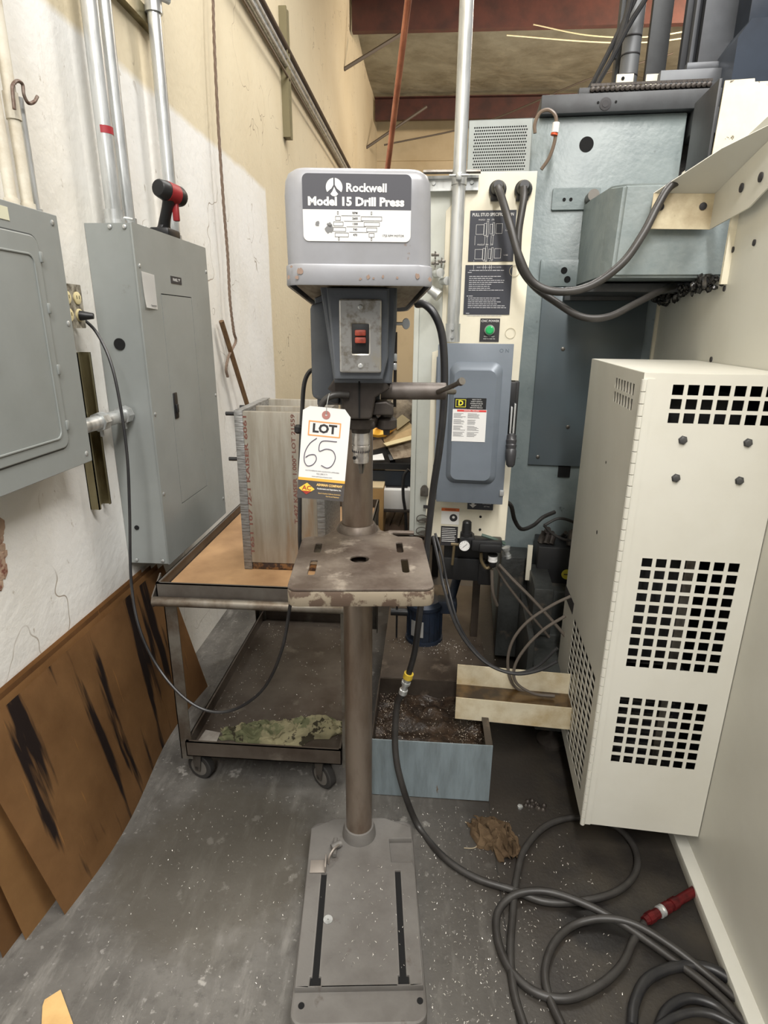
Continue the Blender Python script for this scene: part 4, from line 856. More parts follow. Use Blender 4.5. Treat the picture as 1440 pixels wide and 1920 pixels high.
bm = B(); box(bm, pc.x+.05, pc.x+.13, pc.y-.03, pc.y+.04, .33, .39, .01); cyl(bm, pc + Vector((.1, 0, .16)), pc + Vector((.15, .12, .3)), .018); cyl(bm, pc + Vector((.05, .06, 0)), pc + Vector((.05, .06, .1)), .02); t.part('junction_box', bm, m_navy)
bm = B(); cyl(bm, pc + Vector((-.115, -.01, .05)), pc + Vector((-.115, -.01, .19)), .004, seg=8); cyl(bm, pc + Vector((-.14, -.01, .12)), pc + Vector((-.07, -.01, .12)), .016, seg=14); cyl(bm, pc + Vector((-.115, -.01, -.0)), pc + Vector((-.115, -.01, .06)), .004, seg=8); t.part('float_switch', bm, m_black)
# trough: V of cream sheet
VX0 = .008
t = Thing('chip_trough', 'cream folded sheet-metal trough sticking out over the coolant tray', 'trough', (.3, 1.7, .24), MM)
bm = B()
prof = [(1.62, .235), (1.62, .315), (1.70, .262), (1.775, .33), (1.775, .42)]
def strip(bm, a, c, x0, x1, th=.004):
    a = Vector((0,) + a); c = Vector((0,) + c); n = Vector((0, -(c-a).z, (c-a).y)).normalized()*th
    hexa(bm, [(x0, a.y, a.z), (x1, a.y, a.z), (x1, a.y+n.y, a.z+n.z), (x0, a.y+n.y, a.z+n.z), (x0, c.y, c.z), (x1, c.y, c.z), (x1, c.y+n.y, c.z+n.z), (x0, c.y+n.y, c.z+n.z)])
m_trc = mat('stained cream sheet', (214, 204, 178), .45, .1, (180, 160, 122), 8, .42, .66, col3=(112, 90, 62), sc3=14, lo3=.66, hi3=.72)
bm = B(); box(bm, VX0, .55, 1.676, 1.68, .197, .2785); t.part('front_flange', bm, m_trc)
bm = B(); box(bm, VX0, .55, 1.68, 1.755, .2745, .2785); t.part('channel_floor', bm, mat('rusty oily channel', (92, 70, 40), .3, .1, (46, 34, 24), 12, .4, .6))
bm = B(); box(bm, VX0, .55, 1.755, 1.759, .2745, .354); t.part('back_flange', bm, m_trc)
# machine bed below and behind
m_bed = mat('oily dark bed', (50, 48, 46), .45, .3, (38, 35, 33), 8, .4, .7, .2, 40, col3=(84, 74, 64), sc3=10, lo3=.62, hi3=.7)
m_bed2 = mat('grimy blue bed', (62, 64, 62), .45, .2, (46, 46, 44), 8, .4, .7, .15, 40, col3=(92, 82, 70), sc3=9, lo3=.6, hi3=.72)

# ================================================================ MACHINING CENTRE
MC = Thing('machining_center', 'large pale blue and cream CNC machine filling the right side', 'machine tool', (.45, 2.6, 0), MM)
MC.part('bed', mk(lambda bm: (box(bm, .285, .69, 1.86, 3.4, .115, .26, .01), box(bm, .285, .69, 2.12, 3.4, .03, .30, .01), box(bm, .30, .70, 2.22, 3.4, .30, .44, .01), box(bm, .262, .285, 1.95, 2.45, .05, .36, .003), box(bm, .172, .29, 2.36, 2.49, .04, .52, .004), box(bm, .285, .36, 2.1, 2.35, .30, .50, .006), box(bm, .29, .69, 1.80, 1.86, .09, .15, .004))), m_bed2)
m_blued = mat('column blue paint', (128, 138, 138), .38, 0, (112, 123, 124), 8, .4, .7, .3, 50, col3=(86, 94, 94), sc3=22, lo3=.66, hi3=.74, bd=.004)
MC.part('column_casting', mk(lambda bm: box(bm, .175, .708, 2.5, 3.3, .04, 2.175, .006)), m_blued)
bm = B(); box(bm, .262, .66, 2.488, 2.4995, .895, 1.60, .003); cvp = MC.part('cover_plate', bm, mat('glossy slate cover', (92, 100, 104), .22, .1, (92, 104, 110), 3, .4, .7))
bm = B(); box(bm, .245, .62, 2.484, 2.4995, 1.602, 1.70, .004); MC.part('upper_cover_plate', bm, m_blued)
for q in ((.30, .93), (.36, 1.37), (.41, 1.06)): screw(MC, (q[0], 2.488, q[1]), (0, -1, 0), .008, m_steel, cvp)
for xq in (.335, .455, .35): 
    bm = B(); cyl(bm, (xq, 2.4835, 1.66 if xq != .35 else 1.628), (xq, 2.4815, 1.66 if xq != .35 else 1.628), .012, seg=16); MC.part('bolt_hole', bm, m_dark)
bm = B(); cyl(bm, (.374, 2.501, 2.085), (.374, 2.4985, 2.085), .025, seg=28); MC.part('port_hole', bm, m_dark)
bm = B(); box(bm, .39, .44, 2.495, 2.4995, .845, .893); MC.part('vent_slot', bm, m_dark)
bm = B(); plate(bm, rrect(.268, .44, 1.87, 1.945, .006), [], .008, T(0, 2.494, 0) @ FRONT, .002); MC.part('small_plate', bm, m_blued)
for xq in (.312, .336): bm = B(); cyl(bm, (xq, 2.4905, 1.905), (xq, 2.488, 1.905), .006, seg=12); MC.part('bolt_hole', bm, m_dark)
bm = B(); cyl(bm, (.405, 2.49, 1.905), (.405, 2.42, 1.905), .02, seg=20); MC.part('pivot_pin', bm, m_steel)
# dark top slide
m_slide = mat('dark grey slide', (72, 74, 76), .5, .3, (58, 58, 60), 8, .4, .7, .1, 50, bd=.002)
MC.part('top_slide', mk(lambda bm: (box(bm, .20, .80, 2.47, 3.3, 2.176, 2.235, .003), box(bm, .72, .80, 2.47, 2.6, 2.10, 2.18, .003))), m_slide)
for xq in (.42, .765): 
    bm = B(); lathe(bm, (xq, 2.47, 2.20), (0, -1, 0), [(0, .02), (.002, .02), (.003, .011), (.004, .011)], 20); MC.part('cap_bolt', bm, m_ink)
for xq in (.395, .455): 
    bm = B(); cyl(bm, (xq, 2.47, 2.205), (xq, 2.468, 2.205), .004, seg=10); MC.part('bolt_hole', bm, m_dark)
MC.part('chain_rail', mk(lambda bm: box(bm, .33, .80, 2.50, 2.55, 2.236, 2.262, .002)), m_slide)
ch = None
for k in range(24):
    xq = .375 + k*.0168
    bm = B(); lathe(bm, (xq, 2.50, 2.252), (0, -1, 0), [(0, .0085), (.012, .0085), (.014, .004)], 10); box(bm, xq-.006, xq+.010, 2.492, 2.496, 2.262, 2.270); MC.part('chain_link', bm, m_blk)
# uprights behind
def vbox(bm, px0, px1, pyt, pyb, v, dep, bev=.002):
    a = at(px0, pyb, 'y', v, MM); c = at(px1, pyb, 'y', v, MM); top = at(px0, pyt, 'y', v, MM).z if pyt is not None else 3.6
    box(bm, a.x, c.x, v, v+dep, a.z, top, bev)
m_gw = mat('slate guideway', (96, 99, 104), .45, .3, (82, 84, 88), 5)
gw = MC.part('guideway_cover', mk(lambda bm: vbox(bm, 1306, 1370, None, 128, 2.62, .03)), m_gw)
MC.part('guideway_side', mk(lambda bm: vbox(bm, 1273, 1306, None, 131, 2.66, .03)), mat('dark guideway', (60, 62, 66), .45, .3), gw)
MC.part('guideway_rail', mk(lambda bm: vbox(bm, 1291, 1298, None, 118, 2.61, .03)), m_gw, gw)
MC.part('guideway_foot', mk(lambda bm: vbox(bm, 1287, 1371, 117, 131, 2.60, .03)), m_gw, gw)
MC.part('carriage_plate', mk(lambda bm: vbox(bm, 1233, 1348, 132, 182, 2.56, .04)), mat('carriage grey', (104, 107, 110), .5, .3, (94, 96, 100), 5))
MC.part('carriage_plate', mk(lambda bm: vbox(bm, 1349, 1366, 130, 165, 2.565, .04)), mat('carriage grey', (104, 107, 110)))
MC.part('tall_post', mk(lambda bm: vbox(bm, 1204, 1241, None, 185, 2.78, .03)), m_slide)
a = at(1173, 180, 'y', 2.80, MM)
bm = B(); cyl(bm, a, (a.x+.01, 2.82, 3.6), .0345, seg=24); dt = MC.part('ribbed_duct', bm, mat('duct grey', (104, 106, 108), .5, .2))
for py in (140, 100, 66): z = at(1173, py, 'y', 2.77, MM).z; bm = B(); cyl(bm, (a.x, 2.80, z), (a.x, 2.80, z+.004), .0355, seg=24); MC.part('duct_ring', bm, m_ink, dt)
MC.part('rear_post', mk(lambda bm: vbox(bm, 1146, 1160, None, 190, 2.84, .05)), m_slide)
MC.part('duct_bracket', mk(lambda bm: vbox(bm, 1152, 1184, 139, 182, 2.745, .008)), m_cream)
MC.part('post_bracket', mk(lambda bm: vbox(bm, 1207, 1232, 139, 182, 2.745, .008)), m_cream)
a = at(1168, 147, 'y', 2.744, MM); bm = B(); cyl(bm, a, a + Vector((0, -.002, 0)), .006, seg=12); MC.part('bolt_hole', bm, m_dark)
bm = B(); tube(bm, [at(1092, 192, 'y', 2.7, MM), at(1130, 120, 'y', 2.7, MM), at(1165, 50, 'y', 2.7, MM), at(1195, -10, 'y', 2.7, MM)], .009, 8); tube(bm, [at(1100, 192, 'y', 2.68, MM), at(1142, 120, 'y', 2.68, MM), at(1178, 50, 'y', 2.68, MM), at(1222, -20, 'y', 2.68, MM)], .009, 8); tube(bm, [at(1150, 110, 'y', 2.69, MM), at(1172, 40, 'y', 2.69, MM), at(1185, -10, 'y', 2.69, MM)], .012, 8)
MC.part('cable_bundle', bm, m_rub)
g_ = lambda px, py, v: at(px, py, 'y', v, MM)
a, c, e = g_(1371, 152, 2.45), g_(1384, 70, 2.45), g_(1410, 34, 2.45)
def drv(bm):
    x1 = a.x + .5
    rings(bm, [[(a.x, v, a.z-.1), (x1, v, a.z-.1), (x1, v, e.z), (e.x, v, e.z), (c.x, v, c.z), (a.x, v, a.z)] for v in (2.45, 2.8)])
    box(bm, e.x+.008, x1, 2.5, 2.8, e.z, 2.9, .003)
MC.part('drive_housing', mk(drv), mat('dark blue housing', (52, 60, 72), .3, .2, (42, 48, 58), 4))
# dark recess right of the column and chain sprocket
MC.part('inner_recess', mk(lambda bm: box(bm, .712, .95, 2.62, 3.0, 1.9, 2.17)), m_bed)
MC.part('inner_guard', mk(lambda bm: hexa(bm, [(.715, 2.56, 1.93), (.80, 2.56, 1.93), (.80, 2.565, 1.93), (.715, 2.565, 1.93), (.735, 2.56, 2.0), (.80, 2.56, 2.05), (.80, 2.565, 2.05), (.735, 2.565, 2.0)])), m_cream)
bm = B()
for k in range(9): lathe(bm, (.70+.012*k, 2.50, 1.905 + .014*math.sin(k*1.4)), (0, -1, 0), [(0, .012), (.012, .012), (.013, .005)], 10)
MC.part('roller_chain', bm, m_blk)
# spindle drive box (pale blue)
bm = B()
pf = [(.415, 1.598), (.80, 1.598), (.80, 1.856), (.455, 1.856), (.395, 1.825)]
rings(bm, [[(x, 2.02, z) for x, z in [(.418, 1.60), (.95, 1.60), (.95, 1.858), (.425, 1.858)]], [(x, 2.085, z) for x, z in [(.388, 1.598), (.95, 1.598), (.95, 1.867), (.393, 1.865)]], [(x, 2.495, z) for x, z in [(.385, 1.60), (.95, 1.60), (.95, 1.895), (.385, 1.893)]]])
bmesh.ops.bevel(bm, geom=bm.edges[:], offset=.008, segments=3, affect='EDGES')
MC.part('gearbox_housing', bm, m_bluep)
MC.part('gearbox_underplate', mk(lambda bm: (box(bm, .36, .80, 2.15, 2.45, 1.565, 1.592, .003), box(bm, .34, .60, 2.44, 2.483, 1.55, 1.60, .003))), m_slide)
# enclosure side panel (u=.695 plane), notch for the gearbox
PU = .697
def polyside(poly, th=.004, M=None, holes=()): 
    bm = B(); plate(bm, [(-y, z) for y, z in poly][::-1], [[(-y, z) for y, z in h][::-1] for h in holes], th, T(PU, 0, 0) @ LEFT); return bm
spn = MC.part('enclosure_panel', polyside([(.25, .0), (2.465, .0), (2.465, 1.553), (1.886, 1.585), (1.866, 1.75), (1.9, 1.94), (1.72, 1.96), (1.0, 2.1), (.25, 2.1)]), m_offw)
bm = B(); box(bm, .66, .697, .25, 1.55, 0.0, .035, .002); MC.part('bottom_sill', bm, m_offw)
bm = B(); box(bm, .678, .695, 1.86, 1.872, 1.57, 1.75); MC.part('panel_flange', bm, m_cream)
bm = B(); box(bm, .685, .695, 2.452, 2.466, 1.30, 1.555); MC.part('panel_flange', bm, m_cream)
for (px, py) in ((1415, 455), (1375, 468), (1359, 541), (1334, 674)):
    p = at(px, py, 'x', PU-.002, MM); bm = B(); lathe(bm, p, (-1, 0, 0), [(0, .008), (.003, .008), (.004, .005)], 10); MC.part('bolt', bm, m_ink)
# tarry swarf caught on the notch edge
bm = B()
for k in range(150):
    f_ = random.random(); p = Vector((PU-.006, 1.885 + .575*f_, 1.585 - .032*f_)) + Vector((random.gauss(-.012, .012), random.gauss(0, .012), random.gauss(.0, .010)))
    q = .004 + .009*random.random(); bmesh.ops.create_icosphere(bm, subdivisions=1, radius=q, matrix=Matrix.Translation(p) @ Matrix.Rotation(random.random()*3, 4, 'X') @ Matrix.Diagonal((1, .5 + 1.8*random.random(), .5 + random.random(), 1)))
MC.part('oily_swarf', bm, mat('tarry swarf', (22, 21, 20), .25, .2, (52, 50, 48), 90), kind='stuff')
# bracket
bm = B(); plate(bm, [(.50, 1.732), (.672, 1.728), (.672, 1.822), (.502, 1.826)], [], .004, T(0, 1.995, 0) @ FRONT)
bk = MC.part('cable_bracket', bm, mat('stained cream bracket', (212, 200, 170), .5, 0, (182, 166, 136), 9, .45, .65, col3=(92, 74, 54), sc3=45, lo3=.66, hi3=.72))
bm = B(); plate(bm, [(-1.995, 1.728), (-1.995, 1.822), (-1.68, 1.88), (-1.55, 1.90), (-1.55, 1.80), (-1.70, 1.755), (-1.74, 1.742)], [], .004, T(.672, 0, 0) @ LEFT)
MC.part('bracket_arm', bm, m_offw, bk)
bm = B(); rings(bm, [[(.502, 1.995, 1.826), (.672, 1.995, 1.822), (.672, 1.68, 1.88), (.672, 1.55, 1.90), (.62, 1.85, 1.90)], [(.502, 1.999, 1.828), (.672, 1.999, 1.824), (.675, 1.68, 1.882), (.675, 1.55, 1.902), (.62, 1.853, 1.902)]]); MC.part('bracket_flange', bm, m_offw, bk)
for q in ((1238, 388), (1318, 387)):
    p = at(q[0], q[1], 'y', 1.993, MM); bm = B(); lathe(bm, p, (0, -1, 0), [(0, .0105), (.003, .0105), (.005, .006)], 12); MC.part('bolt', bm, m_ink, bk)
for q in ((1391, 352), (1427, 332)):
    p = at(q[0], q[1], 'x', .669, MM); bm = B(); lathe(bm, p, (-1, 0, 0), [(0, .011), (.003, .011), (.005, .006)], 12); MC.part('bolt', bm, m_ink, bk)
# cream sheets above
m_creamc = mat('cracked cream paint', (230, 223, 202), .5, 0, (220, 210, 184), 6, col3=(86, 74, 60), sc3=30, lo3=.645, hi3=.665)
bm = B(); plate(bm, [(.678, 1.895), (.80, 1.895), (.765, 2.12), (.762, 2.135), (.683, 2.133)], [], .006, T(0, 2.1, 0) @ FRONT); MC.part('cream_cover', bm, m_creamc)
bm = B(); plate(bm, [(.76, 1.895), (1.2, 1.895), (1.2, 2.13), (.762, 2.13)], [], .006, T(0, 2.11, 0) @ FRONT); MC.part('cream_cover', bm, m_creamc)
bm = B(); box(bm, .668, .676, 2.10, 2.30, 1.89, 2.14, .001); MC.part('cover_edge', bm, m_slide)
# beige hose loop
bm = B(); tube(bm, [at(x, y, 'y', 2.38, MM) for x, y in ((1003, 250), (1003, 232), (1012, 212), (1028, 206), (1041, 216), (1043, 235), (1040, 265), (1030, 295), (1015, 318))], .006, 8); lh = MC.part('lube_hose', bm, mat('brown clear hose', (110, 94, 80), .35))
p = at(1043, 230, 'y', 2.378, MM); bm = B(); cyl(bm, p, p + Vector((-.002, 0, -.03)), .012, seg=12); MC.part('hose_fitting', bm, m_paper, lh)
p2 = p + Vector((-.003, 0, -.032)); bm = B(); cyl(bm, p2, p2 + Vector((-.001, 0, -.006)), .0122, seg=12); MC.part('orange_ring', bm, mat('orange ring', (200, 80, 40), .5), lh)
# levelling foot
bm = B(); lathe(bm, (.36, 1.86, 0), (0, 0, 1), [(0, .05), (.012, .05), (.02, .03), (.03, .012), (.1, .012)], 24); single('leveling_foot', bm, m_blk, 'round black levelling foot under the machine right of the blue tray', 'machine foot', (.36, 1.86, 0), MM)

# ================================================================ CONTROL CABINET
CB = Thing('control_cabinet', 'narrow cream electrical cabinet mounted upright on the machine, right of the drill', 'electrical cabinet', (0, 2.1, .72), MM)
m_lg = mat('pale grey cabinet paint', (190, 193, 186), .45, 0, (176, 178, 168), 4, .4, .7, col3=(130, 116, 94), sc3=18, lo3=.68, hi3=.74)
CB.part('body', mk(lambda bm: (box(bm, -.175, .155, 2.012, 2.48, .72, 1.89, .002), box(bm, -.192, -.175, 2.005, 2.06, .72, 1.888, .002))), m_lg)
bm = B(); plate(bm, [(-.133, .722), (.153, .724), (.158, 1.3), (.166, 1.893), (-.048, 1.895), (-.049, 1.845), (-.10, 1.79), (-.10, 1.38), (-.128, 1.37)], [], .008, T(0, 2.004, 0) @ FRONT, .001); fc = CB.part('front_cover', bm, m_cream)
V_ = 1.9985
def cpt(px, py): return at(px, py, 'y', V_, MM)
def decal(name, c4, m, parent=None, th=.0008, dv=0):
    """flat printed label; corners given in the photograph, squared up"""
    a, c = cpt(*c4[0]), cpt(*c4[1]); bm = B(); plate(bm, [(a.x, c.z), (c.x, c.z), (c.x, a.z), (a.x, a.z)], [], th, T(0, V_-dv, 0) @ FRONT); return CB.part(name, bm, m, fc), a, c
m_lab = mat('black label', (52, 54, 62), .5)
lb, a, c = decal('stud_label', ((882, 395), (962, 490)), m_lab)
DF = T(0, V_-.0006, 0) @ FRONT
bm = B(); w_ = c.x-a.x
text(bm, 'PULL STUD SPECIFICATION', .0125, DF, (a.x+c.x)/2, a.z-.012, sx=.82, off=.0002)
for k, zc in enumerate((a.z-.052, a.z-.122)):
    def fr(x0, x1, z0, z1, lw=.0008): plate(bm, [(x0, z0), (x1, z0), (x1, z1), (x0, z1)], [[(x0+lw, z0+lw), (x1-lw, z0+lw), (x1-lw, z1-lw), (x0+lw, z1-lw)]], .0003, DF)
    fr(a.x+.02, a.x+.044, zc-.015, zc+.013); fr(a.x+.044, a.x+.052, zc-.018, zc+.016); fr(a.x+.052, a.x+.058, zc-.022, zc+.022); fr(a.x+.062, a.x+.07, zc-.014, zc+.014); fr(a.x+.07, a.x+.076, zc-.018, zc+.018); fr(a.x+.08, a.x+.10, zc-.013, zc+.015)
    for xx in (.018, .048, .055, .067, .073): box(bm, a.x+xx, a.x+xx+.0008, V_-.0009, V_-.0006, zc-.045, zc-.018)
    text(bm, 'M16X2.0   .984   .276', .006, DF, a.x+.05, zc+.026, sx=.9); text(bm, '1.102', .006, DF, a.x+.115, zc-.004)
CB.part('stud_drawing', bm, m_white, fc)
lb, a, c = decal('instruction_label', ((873, 497), (955, 590)), m_lab)
bm = B(); text(bm, 'RIGID TAPPING AND SYNC NOTES', .0048, DF, (a.x+c.x)/2, a.z-.007)
for k in range(24):
    if k in (2, 11, 12, 20, 21): continue
    zz = a.z-.016-k*.0058; ln_ = (c.x-a.x)*random.uniform(.45, .85); x0 = a.x+.008+(0 if k in (1, 13, 22) else .005)
    if k in (1, 13, 22): ln_ = .012
    x = x0
    while x < x0+ln_-.004:
        q = random.uniform(.004, .013); box(bm, x, min(x+q, c.x-.006), V_-.0009, V_-.0006, zz-.0009, zz+.0009); x += q+.0018
CB.part('small_print', bm, mat('grey white print', (190, 190, 194), .6), fc, kind='stuff')
lb, a, c = decal('power_label', ((901, 597), (935, 641)), m_ink)
bm = B(); text(bm, 'CNC POWER', .0095, DF, (a.x+c.x)/2, a.z-.008, off=.0001); text(bm, 'PRESS TO RESET', .0048, DF, (a.x+c.x)/2, c.z+.016); text(bm, 'AND POWER ON', .0048, DF, (a.x+c.x)/2, c.z+.009); CB.part('lettering', bm, m_white, fc)
p = cpt(918, 619); bm = B(); lathe(bm, p, (0, -1, 0), [(0, .0165), (.006, .0165), (.009, .014)], 24); bt = CB.part('power_button', bm, mat('button bezel', (170, 176, 170), .3, .6))
bm = B(); lathe(bm, p + Vector((0, -.006, 0)), (0, -1, 0), [(0, .0135), (.008, .013), (.011, .009)], 24); CB.part('green_lens', bm, mat('green lens', (40, 160, 90), .3, emit=.15), bt)
# lower decals
lb, a, c = decal('air_pressure_label', ((877, 938), (924, 957)), m_lab); 
bm = B(); plate(bm, [(a.x+.006, c.z+.018), (a.x+.014, c.z+.018), (a.x+.014, c.z+.026), (a.x+.024, c.z+.026), (a.x+.024, c.z+.018), (a.x+.032, c.z+.018), (a.x+.019, c.z+.006)], [], .0004, DF); text(bm, 'AIR PRESSURE', .0062, DF, c.x-.022, a.z-.010, sx=.8); text(bm, 'SETTING', .0062, DF, c.x-.022, a.z-.020, sx=.8); CB.part('lettering', bm, m_white, fc)
lb, a, c = decal('warning_label', ((828, 952), (860, 984)), m_paper)
bm = B(); box(bm, a.x, c.x, V_-.0009, V_-.0005, a.z-.011, a.z); CB.part('orange_strip', bm, mat('warning orange', (222, 110, 50), .6), fc)
bm = B(); text(bm, 'WARNING', .008, T(0, V_-.0011, 0) @ FRONT, (a.x+c.x)/2, a.z-.0055); plate(bm, circ((a.x+c.x)/2+.012, (a.z+c.z)/2-.005, .014, 20), [circ((a.x+c.x)/2+.012, (a.z+c.z)/2-.003, .005, 12)], .0004, DF); CB.part('pictogram', bm, m_ink, fc)
lb, a, c = decal('caution_label', ((827, 986), (857, 1024)), m_ink)
bm = B()
for k in range(8): box(bm, a.x+.004, c.x-random.uniform(.004, .014), V_-.0009, V_-.0005, a.z-.008-k*.007-.001, a.z-.008-k*.007+.001)
CB.part('small_print', bm, m_paper, fc, kind='stuff')
for q in ((901, 969), (900, 993)): 
    p = cpt(*q); bm = B(); cyl(bm, p + Vector((0, .001, 0)), p + Vector((0, -.001, 0)), .0045, seg=12); CB.part('screw_hole', bm, m_dark, fc)
for q in ((957, 625), (965, 508)):
    p = cpt(*q); bm = B(); plate(bm, circ(p.x, p.z, .0165, 24), [circ(p.x, p.z, .0155, 24)], .0008, T(0, V_-.0003, 0) @ FRONT); CB.part('knockout', bm, mat('knockout line', (176, 166, 140), .6), fc)
# oval ports with little hooks, latch
for q in ((792, 972), (791, 995)):
    p = at(q[0], q[1], 'y', 2.003, MM); bm = B(); plate(bm, circ(p.x, p.z, .022, 24, .016), [circ(p.x, p.z, .019, 24, .013)], .003, T(0, 1.9975, 0) @ FRONT); plate(bm, [(p.x-.02, p.z-.008), (p.x+.012, p.z-.01), (p.x+.018, p.z+.004), (p.x, p.z+.002)], [], .003, T(0, 1.997, 0) @ FRONT); CB.part('hose_port', bm, m_steel)
bm = B(); p = at(796, 920, 'y', 2.0, MM); box(bm, p.x-.014, p.x+.014, 1.985, 2.0, p.z-.018, p.z+.012, .003); lathe(bm, (p.x, 1.99, p.z+.012), (0, -1, 0), [(0, .012), (.008, .012)], 14); CB.part('latch', bm, m_steel)
bm = B(); p = at(800, 950, 'y', 2.0, MM); box(bm, p.x-.012, p.x+.024, 1.9975, 1.999, p.z-.006, p.z+.006); CB.part('port_label', bm, m_ink)
# cable glands and cables
for i, (q, path) in enumerate((((933, 357), [(934, 352, 1.95), (941, 372, 1.92), (957, 425, 1.88), (975, 485, 1.86), (1000, 530, 1.86), (1045, 547, 1.86), (1105, 537, 1.87), (1165, 495, 1.88), (1205, 440, 1.9), (1232, 388, 1.93), (1256, 350, 1.96), (1290, 334, 1.99), (1335, 326, 2.03)]),
                          ((981, 357), [(982, 352, 1.95), (981, 380, 1.93), (972, 440, 1.91), (974, 495, 1.9), (1000, 535, 1.9), (1040, 565, 1.9), (1090, 594, 1.9), (1140, 594, 1.92), (1190, 570, 1.98), (1240, 545, 2.08), (1290, 528, 2.25)]))):
    p = at(q[0], q[1], 'y', 2.0, MM)
    t = Thing('machine_cable', ('thick grey cable from the left gland of the cream cabinet, draped over the cream bracket', 'thick grey cable from the right gland of the cream cabinet, passing under the blue housing')[i], 'cable', tuple(p), MM, group='cables from the top of the cream cabinet')
    bm = B(); lathe(bm, p, (.0, -1, .1), [(0, .026), (.012, .026), (.014, .021), (.035, .019), (.05, .013)], 24); box(bm, p.x-.02, p.x+.016, 1.985, 2.0, p.z-.03, p.z-.01, .002); t.part('cable_gland', bm, m_black)
    bm = B(); tube(bm, [at(x, y, 'y', v, MM) for x, y, v in path], .0105 if i else .0115, 14); t.part('cable', bm, m_hose)
# unistrut + conduit
t = Thing('strut_rail', 'horizontal galvanised strut on the cabinet top holding the vertical conduit', 'strut', (-.07, 2.0, 1.84), MM)
bm = B(); box(bm, -.16, -.005, 1.985, 1.999, 1.843, 1.85); box(bm, -.16, -.005, 1.985, 1.999, 1.876, 1.884); box(bm, -.16, -.005, 1.996, 1.999, 1.85, 1.876); t.part('channel', bm, m_zinc)
bm = B(); lathe(bm, (-.14, 1.996, 1.866), (0, -1, 0), [(0, .006), (.005, .006)], 6); lathe(bm, (-.025, 1.996, 1.866), (0, -1, 0), [(0, .006), (.005, .006)], 6); t.part('bolt', bm, m_zinc)
bm = B(); cyl(bm, (-.17, 1.965, 1.89), (-.0, 1.965, 1.888), .006, seg=10); t.part('rod', bm, m_steel)
t = Thing('vertical_conduit', 'tall galvanised conduit rising from the grey safety switch past the top of the picture', 'pipe', (-.062, 1.95, 1.40), MM)
bm = B(); cyl(bm, (-.062, 1.95, 1.405), (-.062, 1.95, 4.9), .0195, seg=28); t.part('pipe', bm, m_zinc)
bm = B(); cyl(bm, (-.062, 1.95, 1.405), (-.062, 1.95, 1.46), .0235, seg=24); lathe(bm, (-.062, 1.927, 1.445), (0, -1, 0), [(0, .005), (.006, .005)], 8); lathe(bm, (-.062, 1.927, 1.42), (0, -1, 0), [(0, .005), (.006, .005)], 8); t.part('connector', bm, m_zinc)
bm = B(); cyl(bm, (-.062, 1.95, 1.85), (-.062, 1.95, 1.878), .0225, seg=24); box(bm, -.07, -.054, 1.905, 1.935, 1.855, 1.875, .002); cyl(bm, (-.09, 1.915, 1.868), (-.035, 1.915, 1.868), .004, seg=8); t.part('pipe_clamp', bm, m_zinc)
# safety switch
SX0, SX1, SZ0, SZ1, SV = -.092, .128, .887, 1.402, 1.90
t = Thing('safety_switch', 'blue-grey safety switch box with a black side handle on the cream cabinet', 'switch box', (.02, 1.95, SZ0), MM)
m_sw = mat('blue grey enamel', (112, 120, 129), .4, .15, (101, 108, 116), 4, .4, .7, col3=(146, 142, 130), sc3=6, lo3=.68, hi3=.8)
t.part('body', boxes((SX0-.012, SX1-.004, SV+.004, 1.998, SZ0+.004, SZ1-.004), bev=.002), m_sw)
bm = B(); box(bm, SX0, SX1, SV-.002, SV+.003, SZ0, SZ1, .0015); dr = t.part('door', bm, m_sw)
def emb(bm):
    def lp(x0, x1, z0, z1, r_, v): return [(x, v, z) for x, z in rrect(x0, x1, z0, z1, r_, 6)]
    a = (SX0+.028, SX1-.028, SZ0+.068, SZ1-.055); b_ = (SX0+.044, SX1-.047, SZ0+.084, SZ1-.08)
    rings(bm, [lp(*a, .03, SV-.0015), lp(a[0]+.003, a[1]-.003, a[2]+.003, a[3]-.003, .029, SV-.007), lp(b_[0]-.004, b_[1]+.004, b_[2]-.004, b_[3]+.004, .024, SV-.016), lp(*b_, .022, SV-.020)], cap=True)
t.part('embossed_panel', mk(emb), m_sw, dr)
SV2 = SV-.0205; SF = T(0, SV2-.0003, 0) @ FRONT; SF2 = T(0, SV2-.0008, 0) @ FRONT
def spt(px, py): return at(px, py, 'y', SV2, MM)
a, c = spt(852, 746), spt(876, 766)
def rect(bm, a, c, F_, th=.0005): plate(bm, [(a.x, c.z), (c.x, c.z), (c.x, a.z), (a.x, a.z)], [], th, F_)
bm = B(); rect(bm, a, c, SF); a2, c2 = spt(876, 746), spt(911, 768); rect(bm, a2, c2, SF); bl = t.part('black_label', bm, m_black, dr)
bm = B(); x0, x1, z0, z1 = a.x+.005, c.x-.005, c.z+.004, a.z-.004
plate(bm, [(x0, z0), (x1, z0), (x1, z1), (x0, z1)], [[(x0+.0015, z0+.0015), (x1-.0015, z0+.0015), (x1-.0015, z1-.0015), (x0+.0015, z1-.0015)]], .0004, SF2); text(bm, 'D', .022, SF2, (x0+x1)/2, (z0+z1)/2, off=.0008); t.part('yellow_emblem', bm, mat('emblem yellow green', (222, 214, 60), .6), dr)
bm = B(); xm = (a2.x+c2.x)/2
for k, s_ in enumerate(('HEAVY DUTY', 'SAFETY SWITCH', 'INTERRUPTOR DE', 'SEGURIDAD DE', 'SERVICIO PESADO')): text(bm, s_, .0048, SF2, xm, a2.z-.005-k*.0063)
t.part('white_lettering', bm, m_white, dr)
a3, c3 = spt(849, 767), spt(909, 829); bm = B(); rect(bm, a3, c3, SF); t.part('warning_sheet', bm, m_white, dr)
